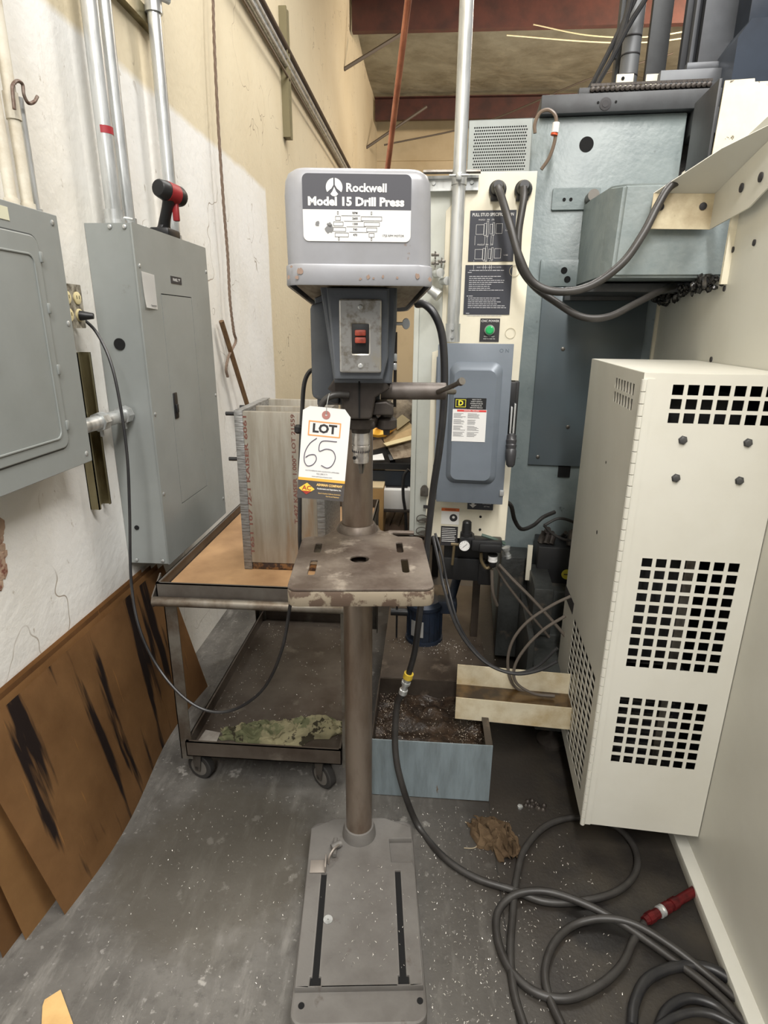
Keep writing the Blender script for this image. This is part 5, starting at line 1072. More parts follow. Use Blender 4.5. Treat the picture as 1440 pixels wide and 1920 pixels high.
bm = B(); plate(bm, [(a3.x+.014, a3.z-.007), (c3.x-.001, a3.z-.007), (c3.x-.001, a3.z-.001), (a3.x+.014, a3.z-.001)], [], .0004, SF2); t.part('red_strip', bm, mat('danger red', (206, 60, 56), .6), dr)
bm = B(); text(bm, 'DANGER / PELIGRO', .0055, T(0, SV2-.0012, 0) @ FRONT, (a3.x+c3.x)/2+.006, a3.z-.004); t.part('danger_lettering', bm, m_white, dr)
bm = B()
for col_ in (0, 1):
    for k in range(24):
        if k % 6 == 5: continue
        zz = a3.z-.013-k*.0033; x0 = a3.x+.004+col_*.044; box(bm, x0, x0+random.uniform(.022, .038), SV2-.0009, SV2-.0006, zz-.0006, zz+.0006)
t.part('small_print', bm, mat('fine print', (110, 110, 112), .6), dr, kind='stuff')
bm = B(); text(bm, 'O N', .016, T(0, SV-.0022, 0) @ FRONT, SX1-.028, SZ1-.021); t.part('embossed_letters', bm, mat('enamel shade', (98, 108, 118), .4, .2), dr)
bm = B(); box(bm, SX1-.012, SX1+.002, SV-.006, SV+.002, SZ0+.03, SZ0+.05, .002); t.part('door_catch', bm, m_zinc)
bm = B(); box(bm, SX1-.006, SX1+.02, 1.93, 1.998, 1.15, 1.285, .003); box(bm, SX1, SX1+.03, 1.95, 1.998, 1.10, 1.285, .003); sb = t.part('handle_bracket', bm, m_black)
bm = B(); box(bm, SX1+.005, SX1+.011, 1.90, 1.925, 1.11, 1.21, .002); box(bm, SX1+.015, SX1+.021, 1.90, 1.925, 1.11, 1.22, .002); t.part('handle_arm', bm, m_zinc, sb)
hb_ = Vector((SX1+.013, 1.905, 1.125)); bm = B(); lathe(bm, hb_, (.02, -.25, -1), [(0, .009), (.006, .016), (.018, .0155), (.022, .0175), (.034, .0155), (.038, .0175), (.05, .0155), (.054, .0175), (.07, .017), (.1, .014), (.108, .008)], 20); t.part('handle_grip', bm, mat('dark grey rubber grip', (50, 50, 52), .4))
t.part('hinge', boxes((SX0-.016, SX0-.01, 1.91, 1.925, 1.28, 1.36), (SX0-.016, SX0-.01, 1.91, 1.925, .93, 1.01), bev=.002), m_sw)
# little fittings left of the conduit (brackets and connectors)
t = Thing('conduit_connectors', 'small cluster of metal conduit connectors peeping out behind the right edge of the belt guard', 'conduit fitting', tuple(at(830, 520, 'y', 1.97, MM)), MM)
for (x, y, r0_) in ((823, 512, .012), (836, 527, .011)):
    p = at(x, y, 'y', 1.96, MM); bm = B(); lathe(bm, p, (.5, -1, 0), [(-.03, r0_), (0, r0_), (.001, r0_*1.15), (.012, r0_*1.15), (.013, r0_*.8)], 14); t.part('connector', bm, m_zinc)
p = at(818, 552, 'y', 1.96, MM); bm = B(); lathe(bm, p + Vector((-.02, 0, .015)), (1, -.3, -.7), [(0, .014), (.02, .014), (.021, .017), (.038, .017), (.039, .011)], 16); t.part('connector', bm, m_zinc)
bm = B()
for (x, y) in ((816, 478), (828, 490), (816, 494)):
    p = at(x, y, 'y', 1.98, MM); box(bm, p.x-.012, p.x+.012, 1.975, 1.985, p.z-.004, p.z+.004, .001); box(bm, p.x-.002, p.x+.002, 1.975, 2.0, p.z-.01, p.z+.01)
t.part('bracket', bm, m_steel)

# vent box on top
VB = Thing('vent_box', 'grey box with a finely perforated front on top of the cream cabinet', 'vent box', (.05, 2.3, 1.95), MM)
vx0, vx1, vz0, vz1, vv_ = -.046, .157, 1.90, 2.088, 2.2
m_vb = mat('grey vent paint', (146, 151, 148), .45, .1, (132, 136, 132), 5)
rows, cols = 17, 24
def perf(bm):
    px0, px1, pz0, pz1 = vx0+.018, vx1-.016, vz0+.022, vz1-.018
    cw = (px1-px0)/cols; chh = (pz1-pz0)/rows
    n = 8
    for r_i in range(rows):
        zc = pz0 + (r_i+.5)*chh; sh = (r_i % 2)*cw*.5 - cw*.25
        for c_i in range(cols):
            xc = px0 + (c_i+.5)*cw + sh
            sq = []
            for k in range(n):
                a_ = R(45*k); s_, c_ = math.sin(a_), math.cos(a_); mxx = max(abs(s_), abs(c_)); sq.append(bm.verts.new((xc + c_/mxx*cw/2, vv_, zc + s_/mxx*chh/2)))
            cr = [bm.verts.new((xc + .0026*math.cos(R(45*k)), vv_, zc + .0026*math.sin(R(45*k)))) for k in range(n)]
            for k in range(n): bm.faces.new((sq[k], sq[(k+1) % n], cr[(k+1) % n], cr[k]))
        # filler strips at the row ends
        xl = px0 + sh; xr = px1 + sh
        for x0, x1 in ((vx0, xl), (xr, vx1)): bm.faces.new([bm.verts.new(p) for p in ((x0, vv_, zc-chh/2), (x1, vv_, zc-chh/2), (x1, vv_, zc+chh/2), (x0, vv_, zc+chh/2))])
    for z0, z1 in ((vz0, pz0), (pz1, vz1)): bm.faces.new([bm.verts.new(p) for p in ((vx0, vv_, z0), (vx1, vv_, z0), (vx1, vv_, z1), (vx0, vv_, z1))])
    bmesh.ops.remove_doubles(bm, verts=bm.verts[:], dist=.0001)
VB.part('perforated_front', mk(perf), m_vb, shade=False)
VB.part('shell', mk(lambda bm: (box(bm, vx0, vx0+.002, vv_, 2.42, vz0, vz1), box(bm, vx1-.002, vx1, vv_, 2.42, vz0, vz1), box(bm, vx0, vx1, vv_, 2.42, vz1-.002, vz1), box(bm, vx0, vx1, vv_, 2.42, vz0, vz0+.002))), m_vb)
VB.part('dark_core', boxes((vx0+.004, vx1-.004, vv_+.012, 2.41, vz0+.004, vz1-.004)), m_dark)

# ---- filter regulator under the cabinet
FRG = Thing('filter_regulator', 'black air filter regulator with a white dial gauge on the lower cabinet', 'air regulator', tuple(at(900, 1020, 'y', 1.97, MM)), MM)
def q_(px, py, v=1.96): return at(px, py, 'y', v, MM)
p = q_(873, 1012); bm = B(); box(bm, p.x-.02, p.x+.03, 1.945, 1.999, p.z-.02, p.z+.015, .004); lathe(bm, (p.x+.002, 1.965, p.z+.014), (0, 0, 1), [(0, .022), (.012, .022), (.013, .017), (.05, .016), (.055, .012)], 20); FRG.part('regulator', bm, m_black)
p = q_(871, 1020, 1.94); bm = B(); lathe(bm, p, (0, -1, 0), [(0, .012), (.006, .02), (.018, .021), (.02, .019)], 28); gg = FRG.part('gauge', bm, m_black)
bm = B(); lathe(bm, p + Vector((0, -.019, 0)), (0, -1, 0), [(0, .0185), (.002, .018)], 28); FRG.part('dial', bm, m_white, gg)
bm = B(); 
pd = p + Vector((0, -.0215, 0)); tube(bm, [pd + Vector((-.006, 0, -.006)), pd + Vector((.009, 0, .008))], .0007, 5, smooth=False)
for k in range(9): 
    a_ = R(225-k*33.75); box(bm, pd.x+.0145*math.cos(a_)-.0006, pd.x+.0145*math.cos(a_)+.0006, pd.y-.0002, pd.y+.0002, pd.z+.0145*math.sin(a_)-.0012, pd.z+.0145*math.sin(a_)+.0012)
FRG.part('needle', bm, m_ink, gg)
bm = B(); a = q_(884, 1012); c = q_(940, 1032); box(bm, a.x, c.x, 1.935, 1.99, c.z, a.z+.008, .006); box(bm, a.x+.028, c.x-.003, 1.925, 1.94, c.z+.002, a.z-.002, .004); p = q_(924, 1045); lathe(bm, (p.x, 1.955, p.z-.035), (0, 0, 1), [(0, .008), (.004, .012), (.012, .014), (.05, .016)], 18); FRG.part('filter_block', bm, m_black)
bm = B(); lathe(bm, (p.x, 1.955, p.z-.012), (0, 0, 1), [(0, .0165), (.006, .0165), (.007, .015), (.009, .0165), (.02, .0165)], 20); FRG.part('white_ring', bm, m_white)
bm = B(); a = q_(903, 1003); c = q_(947, 1020); tube(bm, [a, (a+c)/2 + Vector((0, -.004, .004)), c], .006, 8); FRG.part('lever', bm, mat('green lever', (66, 84, 74), .5))
p = q_(948, 1032); bm = B(); lathe(bm, p + Vector((0, 0, .012)), (.3, 0, -1), [(0, .016), (.012, .013), (.014, .009), (.03, .009), (.031, .012), (.042, .011), (.044, .006)], 12); FRG.part('brass_fitting', bm, m_zinc)
p = q_(851, 1040, 1.99); bm = B(); cyl(bm, p + Vector((0, 0, .04)), p + Vector((-.004, 0, -.04)), .005, seg=10); cyl(bm, p + Vector((-.012, 0, .04)), p + Vector((.03, 0, .04)), .006, seg=10); FRG.part('brass_pipe', bm, mat('brass', (118, 104, 78), .45, .5))
bm = B(); tube(bm, [q_(902, 1036), q_(903, 1052), q_(912, 1065), q_(922, 1060)], .006, 8); FRG.part('brass_elbow', bm, mat('brass', (150, 122, 70)))
# solenoid block hanging beneath
bm = B(); a = q_(832, 1040, 2.03); c = q_(918, 1090, 2.03); box(bm, a.x, c.x-.02, 2.02, 2.12, c.z, a.z-.006, .006); box(bm, c.x-.045, c.x+.005, 2.015, 2.10, c.z-.012, a.z-.02, .006); box(bm, a.x, c.x, 2.03, 2.10, a.z-.01, .722, .003)
single('valve_motor', bm, m_black, 'black motor block hanging under the cream cabinet', 'motor', (0, 2.05, .66), MM)
bm = B(); box(bm, .055, .085, 2.22, 2.26, .205, .64, .002); box(bm, .02, .11, 2.2, 2.28, .52, .545, .002)
single('support_leg', bm, m_grime, 'grimy steel leg under the black motor block, on the coolant tank', 'bracket', (.05, 2.24, .205), MM)
# black lubricator tank
LT = Thing('lubricator_tank', 'black lubrication tank with fittings in the dark gap right of the cabinet', 'tank', (.36, 2.33, .45), MM)
a = at(1010, 1025, 'y', 2.3, MM); c = at(1075, 1110, 'y', 2.3, MM)
bm = B(); box(bm, a.x, .52, 2.3, 2.46, c.z, a.z, .004); LT.part('tank', bm, m_black)
bm = B(); p0 = at(990, 1022, 'y', 2.29, MM); p1 = at(1000, 1088, 'y', 2.29, MM); box(bm, p0.x, p0.x+.02, 2.285, 2.295, p1.z, p0.z, .001); LT.part('bracket', bm, m_cream)
bm = B(); p = at(1063, 1077, 'y', 2.298, MM); lathe(bm, p, (0, -1, 0), [(0, .022), (.001, .022)], 24); ys = LT.part('yellow_sticker', bm, mat('yellow sticker', (196, 186, 60), .6))
bm = B(); box(bm, p.x-.013, p.x+.013, p.y-.0018, p.y-.0012, p.z-.002, p.z+.002); LT.part('sticker_mark', bm, m_ink, ys)
bm = B(); 
for k in range(14):
    x = a.x + .01 + random.random()*.13; h = .02+.04*random.random(); cyl(bm, (x, 2.32+.1*random.random(), a.z), (x+.01, 2.36, a.z+h), .008+.01*random.random(), seg=10)
LT.part('pipe_fittings', bm, m_blk)
for k, pth in enumerate((((945, 940, 2.05), (958, 948, 2.08), (965, 975, 2.15), (978, 992, 2.2), (1000, 985, 2.28), (1018, 970, 2.32), (1040, 960, 2.36)), ((1020, 985, 2.3), (1050, 972, 2.32), (1085, 985, 2.34), (1095, 1010, 2.3)), ((1020, 985, 2.28), (1035, 1000, 2.28), (1060, 1012, 2.28), (1095, 1012, 2.28)))):
    bm = B(); tube(bm, [at(x, y, 'y', v, MM) for x, y, v in pth], (.008, .006, .006)[k], 8)
    single('coolant_line', bm, m_hose, ('dark line curving from the safety switch to the lubrication tank', 'thin line arching above the lubrication tank', 'thin line lying across the lubrication tank fittings')[k], 'hose', at(*pth[0][:2], 'y', pth[0][2], MM), MM)
# hoses from regulator to the right
m_tubing = mat('brown grey tubing', (92, 84, 76), .5)
for k, (pth, r_, mm, lab) in enumerate((
        (((812, 1005, 1.95), (822, 1050, 1.9), (832, 1100, 1.85), (850, 1160, 1.75), (875, 1205, 1.65), (915, 1245, 1.6), (965, 1263, 1.58), (1010, 1257, 1.57), (1045, 1240, 1.56)), .0055, m_rub, 'outer black air line sagging from the cabinet ports past the trough'),
        (((816, 1000, 1.96), (828, 1040, 1.92), (840, 1100, 1.87), (858, 1165, 1.77), (885, 1212, 1.67), (925, 1250, 1.62), (970, 1262, 1.6), (1010, 1248, 1.59), (1045, 1215, 1.58)), .0045, m_rub, 'inner black air line sagging from the cabinet ports past the trough'),
        (((1070, 1118, 1.75), (1035, 1135, 1.75), (990, 1165, 1.75), (962, 1200, 1.75), (952, 1240, 1.75), (960, 1280, 1.75), (985, 1298, 1.75), (1040, 1303, 1.75)), .005, m_tubing, 'left brown tube looping beside the white vented enclosure'),
        (((1060, 1155, 1.72), (1020, 1180, 1.72), (985, 1215, 1.72), (965, 1250, 1.72), (968, 1280, 1.72), (1000, 1300, 1.72), (1040, 1305, 1.72)), .005, m_tubing, 'inner brown tube looping beside the white vented enclosure'),
        (((935, 1058, 1.98), (960, 1085, 1.97), (1000, 1125, 1.95), (1045, 1175, 1.93), (1090, 1230, 1.92)), .006, m_tubing, 'brown tube running straight down from the filter regulator to the right'),
        (((930, 1062, 2.0), (950, 1095, 2.0), (985, 1140, 2.0), (1030, 1195, 2.0)), .005, m_tubing, 'thin tube just left of the straight brown tube'),
        (((922, 1068, 1.96), (924, 1110, 1.96), (932, 1135, 1.98)), .006, m_tubing, 'short brown tube hanging straight below the filter regulator'))):
    bm = B(); tube(bm, [at(x, y, 'y', v, MM) for x, y, v in pth], r_, 8); single('air_line', bm, mm, lab, 'hose', at(*pth[0][:2], 'y', pth[0][2], MM), MM)

# ================================================================ VENTILATED ENCLOSURE
EX0, EX1, EY0, EY1, EZ0, EZ1 = .381, .693, 1.387, 1.99, .105, 1.357
VE = Thing('ventilated_enclosure', 'off-white ventilated cabinet with square grille holes hanging on the machine side, nearest right', 'vented cabinet', (.53, 1.7, .105), MM)
m_box = mat('off-white box paint', (206, 204, 194), .4, 0, (197, 194, 182), 2.5, .4, .7, col3=(188, 170, 122), sc3=3, lo3=.68, hi3=.85)
def ept(px, py): return at(px, py, 'y', EY0, MM)
def grid(px_l, py_l, px_r, py_r, nx, nz, pitch=None):
    pass
holes = []
def hole_block(u0, u1, z0, z1, nx, nz, duty=.73):
    pu, pz = (u1-u0)/(nx-1+duty), (z1-z0)/(nz-1+duty)
    for i in range(nx):
        for j in range(nz):
            x = u0 + i*pu; z = z0 + j*pz; holes.append([(x, z), (x+pu*duty, z), (x+pu*duty, z+pz*duty), (x, z+pz*duty)])
pa = ept(1205, 1048); pb = ept(1387, 1060); pc1 = ept(1173, 1250); pd1 = ept(1385, 1056)
xa, xb = ept(1204, 1048).x, ept(1387, 1059).x
hole_block(xa, xb, ept(1175, 1249).z, ept(1205, 1046).z, 7, 10)
xa, xb = ept(1163, 1306).x, ept(1327, 1321).x
hole_block(xa, xb, ept(1145, 1427).z, ept(1163, 1306).z, 7, 7)
xa, pt = ept(1262, 722).x, ept(1291, 722).x - ept(1262, 722).x
hole_block(xa, xa+pt*8.75, ept(1252, 793).z, ept(1262, 721).z, 9, 3)
bm = B(); plate(bm, [(EX0, EZ0), (EX1, EZ0), (EX1, EZ1), (EX0, EZ1)], holes, .002, T(0, EY0, 0) @ FRONT); dr = VE.part('front_door', bm, m_box, shade=False)
# side sheet with holes
holes = []
def spx(px, py): return at(px, py, 'x', EX0, MM)
s_a = spx(1083, 1215); s_b = spx(1108, 1283); s_c = spx(1059, 1393); s_d = spx(1080, 1480)
ylo = min(s_b.y, s_d.y); yhi = max(s_a.y, s_c.y)
def side_block(y0, y1, z0, z1, ny, nz_, dy=.66, dz=.7):
    py_, pz = (y1-y0)/(ny-1+dy), (z1-z0)/(nz_-1+dz)
    for i in range(ny):
        for j in range(nz_):
            y = y0+i*py_; z = z0+j*pz; holes.append([(-y, z), (-(y+py_*dy), z), (-(y+py_*dy), z+pz*dz), (-y, z+pz*dz)])
side_block(1.45, 1.80, .155, .54, 7, 15, .72, .74)
v0 = spx(1150, 712); v1 = spx(1191, 763); side_block(1.455, 1.64, 1.265, 1.292, 7, 1, .5, 1); side_block(1.455, 1.64, 1.300, 1.327, 7, 1, .5, 1)
bm = B(); plate(bm, [(-EY0, EZ0), (-EY0, EZ1), (-EY1, EZ1), (-EY1, EZ0)], holes, .002, T(EX0, 0, 0) @ LEFT); VE.part('side_sheet', bm, m_box, shade=False)
VE.part('shell', mk(lambda bm: (box(bm, EX0, EX1, EY0+.001, EY1, EZ1-.002, EZ1+.001), box(bm, EX0, EX1, EY0+.001, EY1, EZ0-.001, EZ0+.002), box(bm, EX0, EX1, EY1-.002, EY1, EZ0, EZ1))), m_box)
# dark machinery inside
VE.part('fan_core', mk(lambda bm: (box(bm, EX0+.05, EX1-.06, EY0+.09, EY1-.06, EZ0+.06, .55, .01), box(bm, EX0+.04, EX0+.2, EY0+.07, EY1-.1, .60, .92, .01), box(bm, EX0+.03, EX1-.05, EY0+.1, EY1-.06, 1.1, 1.3, .01))), mat('dark machinery', (34, 34, 36), .5, .2))
bm = B()
for k in range(22): box(bm, EX0+.055, EX1-.09, EY0+.082, EY0+.088, EZ0+.08+k*.02, EZ0+.085+k*.02)
VE.part('fan_fins', bm, mat('core fins', (70, 68, 66), .4, .5), kind='stuff')
VE.part('inner_post', mk(lambda bm: box(bm, .555, .575, EY0+.05, EY0+.06, .12, 1.0)), m_steel)
VE.part('hole_shade_sheet', mk(lambda bm: box(bm, EX0+.022, EX0+.026, EY0+.05, EY1-.02, EZ0+.02, .62)), m_dark)  # black sheet added behind the side holes so the inside reads as shade
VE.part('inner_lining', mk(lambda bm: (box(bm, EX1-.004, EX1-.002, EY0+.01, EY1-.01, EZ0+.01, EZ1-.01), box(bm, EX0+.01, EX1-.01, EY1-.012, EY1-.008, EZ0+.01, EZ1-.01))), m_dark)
me = None
hz0, hz1, nk = EZ0, EZ1-.012, 46
bmk = B(); cyl(bmk, (0, 0, 0), (0, 0, (hz1-hz0)/nk*.94), .0065, seg=10)
bmesh.ops.translate(bmk, verts=bmk.verts, vec=(0, 0, 0)); meK = bpy.data.meshes.new('hinge_knuckle'); bmk.to_mesh(meK); bmk.free(); meK.materials.append(m_box)
for k in range(nk):
    o = bpy.data.objects.new('hinge_knuckle', meK); COL.objects.link(o); o.parent = VE.e; o.location = Vector((EX0+.0, EY0-.004, hz0+(hz1-hz0)*k/nk)) - VE.o
bm = B(); box(bm, EX0-.0, EX0+.022, EY0-.0035, EY0-.001, hz0, hz1); VE.part('hinge_leaf', bm, m_box, dr)
for (px, py) in ((1280, 825), (1402, 830), (1267, 896), (1386, 901)):
    p = ept(px, py); bm = B(); lathe(bm, p, (0, -1, 0), [(0, .0105), (.002, .0105), (.0025, .0085), (.0065, .0085), (.0075, .006)], 6); VE.part('hex_bolt', bm, mat('grey bolt', (92, 92, 92), .4, .6), dr)
for (px, py, rr) in ((1137, 867, .004), (1120, 998, .006)):
    p = spx(px, py); bm = B(); cyl(bm, p + Vector((.001, 0, 0)), p + Vector((-.0015, 0, 0)), rr, seg=12); VE.part('screw_hole', bm, m_dark)
pp = [spx(x, y) for x, y in ((1063, 1100), (1077, 1138), (1075, 1150), (1060, 1113))]; pp = [spx(1062, 1097), spx(1077, 1132), spx(1074, 1152), spx(1060, 1117)]
bm = B(); plate(bm, [(-p.y, p.z) for p in pp], [], .001, T(EX0-.0015, 0, 0) @ LEFT); VE.part('dark_label', bm, m_ink)

# ================================================================ BACKGROUND BENCH BETWEEN DRILL AND CABINET
YB = 3.3
def q3(px, py, y=YB): return at(px, py, 'y', y)
a = q3(650, 866); c = q3(800, 872)
t = Thing('work_bench', 'black steel bench behind the drill press carrying a heap of papers', 'bench', (a.x, YB, 0))
zt = a.z
t.part('top', boxes((a.x-.15, c.x+.1, YB-.02, YB+.6, zt-.035, zt)), m_black)
t.part('rail', boxes((a.x-.15, c.x+.1, YB-.02, YB+.0, zt-.13, zt-.045)), mat('dark blue steel', (40, 46, 54), .5, .3))
for xx in (a.x-.12, c.x+.07):
    for yy in (YB, YB+.55): t.part('leg', boxes((xx-.02, xx+.02, yy-.02, yy+.02, 0, zt-.035)), m_black)
sh = q3(700, 1010).z
zs2 = q3(740, 1003).z; t.part('shelf', boxes((a.x-.12, c.x+.07, YB-.02, YB+.58, zs2-.02, zs2)), mat('dark steel', (60, 52, 46), .6, .2))
m_tanp = mat('tan cardboard', (172, 146, 104), .8, 0, (150, 124, 86), 12)
m_grp = mat('brown grey cardboard', (138, 122, 100), .8, 0, (110, 92, 72), 14)
def board3(name, lab, cat, poly, dep, m, th=.012, lean_=.0035, group=None):
    yb = max(p[1] for p in poly); P = [q3(x, y, YB + dep + (yb-y)*lean_) for x, y in poly]; n_ = Vector((0, -1, .8)).normalized()*th
    bm = B(); rings(bm, [[p for p in P], [p - n_ for p in P]])
    lo = min(P, key=lambda v: v.z); single(name, bm, m, lab, cat, tuple(lo), group=group, shade=False)
GH = 'papers and cardboard heaped on the bench'
m_mot = mat('mottled board', (150, 136, 116), .8, 0, (116, 100, 82), 30, .42, .6)
board3('cardboard_piece', 'mottled brown board lying in front on the bench, rightmost', 'cardboard', [(725, 835), (775, 822), (775, 856), (738, 861)], .0, m_mot, group=GH)
board3('cardboard_piece', 'cream edged strip just above the mottled board on the bench', 'cardboard', [(719, 831), (776, 815), (776, 823), (725, 836)], .03, mat('cream board', (206, 190, 148), .8), group=GH)
board3('cardboard_piece', 'lower tan cardboard strip of the fan on the bench', 'cardboard', [(719, 825), (776, 800), (776, 817), (723, 833)], .06, m_tanp, group=GH)
board3('cardboard_piece', 'upper brown cardboard strip of the fan on the bench', 'cardboard', [(718, 818), (766, 790), (776, 801), (720, 827)], .09, mat('olive tan board', (150, 130, 92), .8, 0, (126, 106, 74), 12), group=GH)
board3('cardboard_piece', 'olive folder sticking up at the back of the fan on the bench', 'cardboard', [(738, 790), (754, 777), (769, 788), (745, 806)], .14, mat('olive folder', (126, 114, 84), .8), group=GH)
board3('cardboard_piece', 'brown board at the left of the heap, next to the column', 'cardboard', [(680, 832), (713, 821), (725, 836), (680, 848)], .02, m_grp, group=GH)
board3('cardboard_piece', 'flat pale pad at the bottom left of the heap', 'cardboard', [(680, 857), (717, 850), (721, 862), (680, 863)], .0, m_paper, group=GH)
board3('yellow_bag', 'bright yellow plastic bag on the heap beside the chuck', 'bag', [(682, 796), (700, 795), (716, 791), (738, 791), (744, 798), (722, 814), (708, 816), (682, 811)], .05, mat('yellow plastic', (240, 186, 60), .5, 0, (230, 160, 48), 12), .03)
board3('red_cloth', 'small red scrap above the yellow bag', 'scrap', [(702, 797), (706, 789), (713, 785), (716, 790), (711, 798)], .04, mat('red cloth', (160, 40, 44), .7), .03)
board3('dark_tool', 'dark angled bar under the left board on the bench', 'tool', [(722, 838), (730, 836), (741, 862), (731, 863)], .0, m_black, .03)
def lump(bm, c, rx, ry, rz, seed):
    bmesh.ops.create_icosphere(bm, subdivisions=3, radius=1)
    for v in bm.verts:
        n_ = 1 + .35*noise.noise(v.co*2.2 + Vector((seed, 0, 0))); v.co = Vector((c[0]+v.co.x*rx*n_, c[1]+v.co.y*ry*n_, c[2]+v.co.z*rz*n_))
a1 = q3(756, 768, YB+.42); bm = B(); lump(bm, (a1.x, YB+.42, a1.z-.04), .10, .08, .13, 3); single('grey_sack', bm, mat('dusty sack', (136, 124, 106), .85, 0, (84, 74, 62), 9, .4, .6, .5, 20, bd=.02), 'dusty crumpled sack at the back of the bench', 'sack', (a1.x, YB+.42, zt))
a1 = q3(690, 790, YB+.5); c1 = q3(800, 790, YB+.5); bm = B(); box(bm, a1.x, c1.x, YB+.5, YB+.56, zt, q3(740, 752, YB+.5).z, .004); single('dark_backboard', bm, mat('dark brown board', (70, 58, 48), .8, 0, (48, 40, 34), 9), 'dark brown board standing along the back of the bench', 'board', (a1.x, YB+.5, zt))
# boxes on the shelf below
a1 = q3(690, 912, YB-.12); c1 = q3(719, 990, YB-.12)
t = Thing('cardboard_box', 'open-topped brown cardboard box right behind the drill column', 'box', (a1.x, YB, 0)); 
bz = zs2+.001
t.part('carton', boxes((a1.x-.12, c1.x, YB-.16, YB+.12, bz, a1.z), bev=.002), mat('carton', (186, 150, 98), .8, 0, (170, 132, 84), 8))
bm = B(); box(bm, a1.x-.12, c1.x, YB-.16, YB+.0, a1.z, a1.z+.006); t.part('flap', bm, mat('carton flap', (196, 176, 140), .8))
a2 = q3(720, 918, YB-.04); c2 = q3(770, 950, YB-.04)
bm = B(); box(bm, a2.x, c2.x, YB-.10, YB+.3, c2.z, a2.z+.015, .003); tb = Thing('white_box', 'white flat box resting below the bench top, right of the brown carton', 'box', (a2.x, YB, c2.z)); wb = tb.part('carton', bm, m_white)
bm = B(); box(bm, a2.x+.01, c2.x-.02, YB-.05, YB+.02, a2.z+.015, a2.z+.017); tb.part('dark_tape', bm, m_ink, wb)
bm = B(); box(bm, a2.x-.05, c2.x+.05, YB-.12, YB+.35, c2.z-.012, c2.z-.001); single('shelf_board', bm, mat('dark steel', (60, 52, 46)), 'dark board the white box stands on', 'board', (a2.x, YB, c2.z-.012))
a3 = q3(705, 892, YB+.2); bm = B(); box(bm, a3.x-.06, a3.x+.05, YB+.2, YB+.3, a3.z-.02, a3.z+.02, .002); tb = Thing('small_carton', 'small yellowed carton with dark script seen under the bench rail', 'box', tuple(a3)); c_ = tb.part('carton', bm, mat('yellowed carton', (188, 170, 112), .8)); bm = B(); text(bm, 'Xtreme', .03, T(0, YB+.199, 0) @ FRONT, a3.x, a3.z); tb.part('lettering', bm, m_ink, c_)
for k in range(4):
    p = q3(722+17*k, 985+4*(k % 2), YB+.0); bm = B(); cyl(bm, (p.x, YB+.0, zs2+.034), (p.x+.03, YB+.40, zs2+.034), .033, seg=20)
    single('roll', bm, mat('brown rolls', (112, 92, 76), .7, 0, (84, 66, 54), 10), 'brown paper roll on the shelf under the bench, %s' % ('leftmost of four', 'second from the left', 'third from the left', 'rightmost of four')[k], 'roll', (p.x, YB, zs2), group='rolls on the lower shelf')
bm = B(); tube(bm, [q3(766, 880, YB-.1), q3(757, 895, YB-.1), q3(756, 930, YB-.1), q3(760, 960, YB-.1), q3(762, 1000, YB-.1)], .009, 8); single('bench_cord', bm, m_rub, 'black cord hanging in front of the bench beside the cream cabinet', 'cord', q3(766, 880, YB-.1))
# cream partition wall behind bench (warm)
# copper pipe leaning
a = q3(768, -20, 2.5); c = q3(728, 305, 3.0); dd = (c-a).normalized(); bm = B(); cyl(bm, a - dd*.4, a + dd*(c-a).length*3.35, .0125, seg=18)
single('copper_pipe', bm, mat('copper', (206, 136, 104), .35, .6, (172, 108, 82), 12), 'long copper pipe slanting up behind the belt guard to the roof', 'pipe', a + dd*2.2)

# ================================================================ FLOOR LITTER
# rag on floor
bm = B(); c0 = at(930, 1575, 'z', 0)
cloth(bm, [c0 + Vector((-.06, .055, 0)), c0 + Vector((-.03, .03, 0)), c0 + Vector((.0, .0, 0)), c0 + Vector((.025, -.03, 0)), c0 + Vector((.03, -.075, 0))], .058, .055, 7.7, .0, .8)
single('brown_rag', bm, mat('brown cloth', (126, 104, 78), .9, 0, (98, 78, 56), 14, .4, .65, .4, 60, bd=.006), 'crumpled brown rag on the floor right of the drill press', 'rag', (c0.x, c0.y, 0))
bm = B(); tube(bm, [at(x, y, 'z', .004) for x, y in ((872, 1541), (888, 1552), (897, 1566), (897, 1582), (888, 1590), (870, 1590))], .0012, 5); single('string', bm, mat('pale string', (170, 156, 130), .8), 'bit of pale string curled on the floor left of the brown rag', 'string', at(888, 1552, 'z', .004))
bm = B(); p = at(975, 1514, 'z', 0); lathe(bm, (p.x, p.y, 0), (0, 0, 1), [(0, .009), (.006, .009), (.007, .005)], 6); single('nut', bm, m_zinc, 'small pale hex nut on the floor above the brown rag', 'nut', (p.x, p.y, 0))
bm = B(); p = at(1003, 1513, 'z', 0)
for k in range(14): lathe(bm, (p.x+random.gauss(0, .02), p.y+random.gauss(0, .012), 0), (0, 0, 1), [(0, .009), (.006, .007), (.009, .003)], 7)
single('debris', bm, m_blk, 'small dark clump of debris on the floor right of the hex nut', 'debris', (p.x, p.y, 0), kind='stuff')
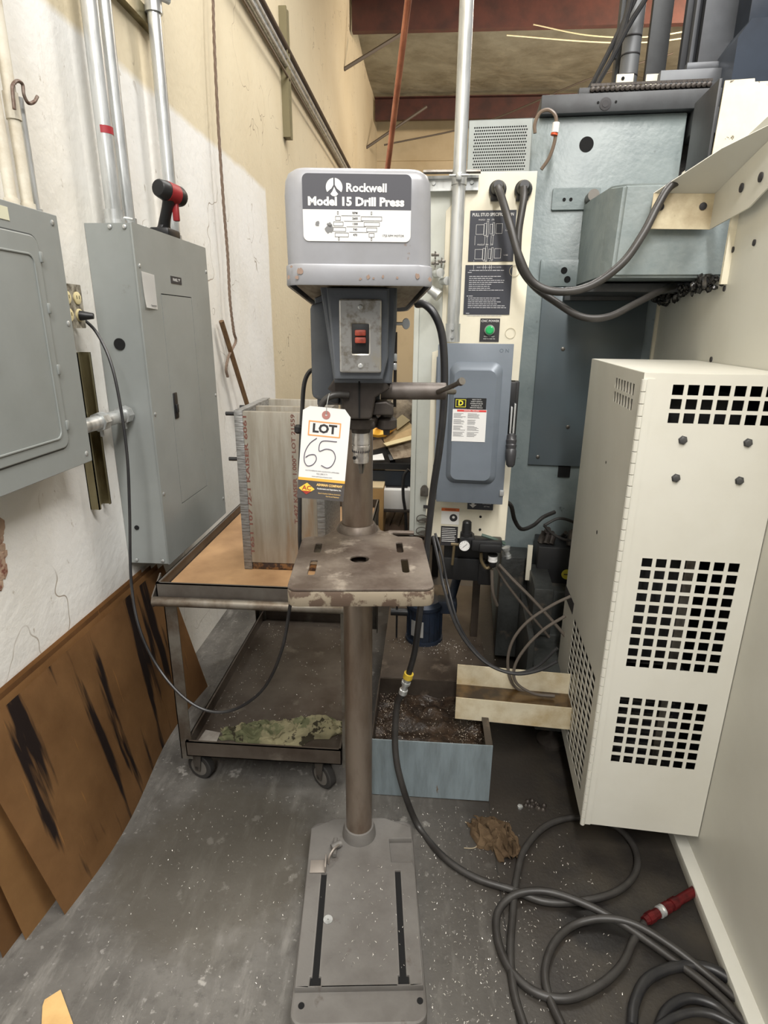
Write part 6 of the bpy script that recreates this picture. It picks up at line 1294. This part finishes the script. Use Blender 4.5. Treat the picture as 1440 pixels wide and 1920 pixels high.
def chips(name, label, n, pick, size, m, o):
    bm = B(); rnd = random.Random(hash(label) % 1000 if False else len(label))
    for _ in range(n):
        x, y, z = pick(rnd); a_ = rnd.random()*6.28; L_ = size*rnd.uniform(.4, 1.5); w__ = size*rnd.uniform(.15, .4); h = rnd.uniform(.0008, .004)
        d1 = Vector((math.cos(a_), math.sin(a_), 0)); d2 = Vector((-d1.y, d1.x, 0)); c_ = Vector((x, y, z+.0006)); cv = rnd.uniform(-1, 1)*L_*.5
        p = [c_ - d1*L_/2, c_ - d1*L_/2 + d2*w__, c_ + d2*(w__+cv) + Vector((0, 0, h)), c_ + d2*cv + Vector((0, 0, h*.8)), c_ + d1*L_/2 + d2*w__, c_ + d1*L_/2]
        v = [bm.verts.new(q) for q in p]; bm.faces.new((v[0], v[1], v[2], v[3])); bm.faces.new((v[3], v[2], v[4], v[5]))
    single(name, bm, m, label, 'metal chips', o, kind='stuff', shade=False)
m_chip = mat('aluminium chips', (206, 202, 194), .4, .5)
def floor_pick(rnd):
    while True:
        if rnd.random() < .55: x, y = rnd.gauss(.17, .12), rnd.gauss(.95, .28)
        else: x, y = rnd.uniform(-.75, .5), rnd.uniform(.55, 1.5)
        if y < .5 or y > 1.5 or x > .62 or x < -.8: continue
        q = DM.inverted() @ Vector((x, y, 0))
        if -.15 < q.x < .165 and -.47 < q.y < .07: continue
        return x, y, 0
chips('metal_chips', 'fine silvery metal chips scattered over the concrete floor', 1500, floor_pick, .0042, m_chip, (0, 1, 0))
def base_pick(rnd):
    q = DM @ Vector((rnd.gauss(.03, .05), rnd.uniform(-.38, -.1), .0625)); return q.x, q.y, .0625
chips('metal_chips', 'fine metal chips sprinkled on the drill press base', 90, base_pick, .004, m_chip, (-.15, 1.05, .0625))
chips('metal_chips', 'metal chips floating on the brown sludge in the blue tray', 900, lambda r_: ((r_.choice((r_.gauss(TX0+.05, .03), r_.uniform(TX0, TX1), r_.gauss(TX1-.06, .03)))), r_.uniform(TY0+.02, TY1-.02), .158), .004, mat('dull chips', (176, 164, 148), .4, .4), (.05, 1.7, .15))
chips('metal_chips', 'metal chips strewn on the lower shelf of the cart', 260, lambda r_: (min(max(r_.choice((r_.gauss(-.66, .04), r_.uniform(-.72, -.26))), -.725), -.24), r_.uniform(1.6, 2.38), .134), .005, m_chip, (-.5, 1.95, .134))
chips('metal_chips', 'metal chips around the foot of the blue coolant pump', 220, lambda r_: (pc.x + r_.gauss(.03, .09), pc.y - abs(r_.gauss(.05, .05)), .206), .004, m_chip, (pc.x, pc.y, .206))
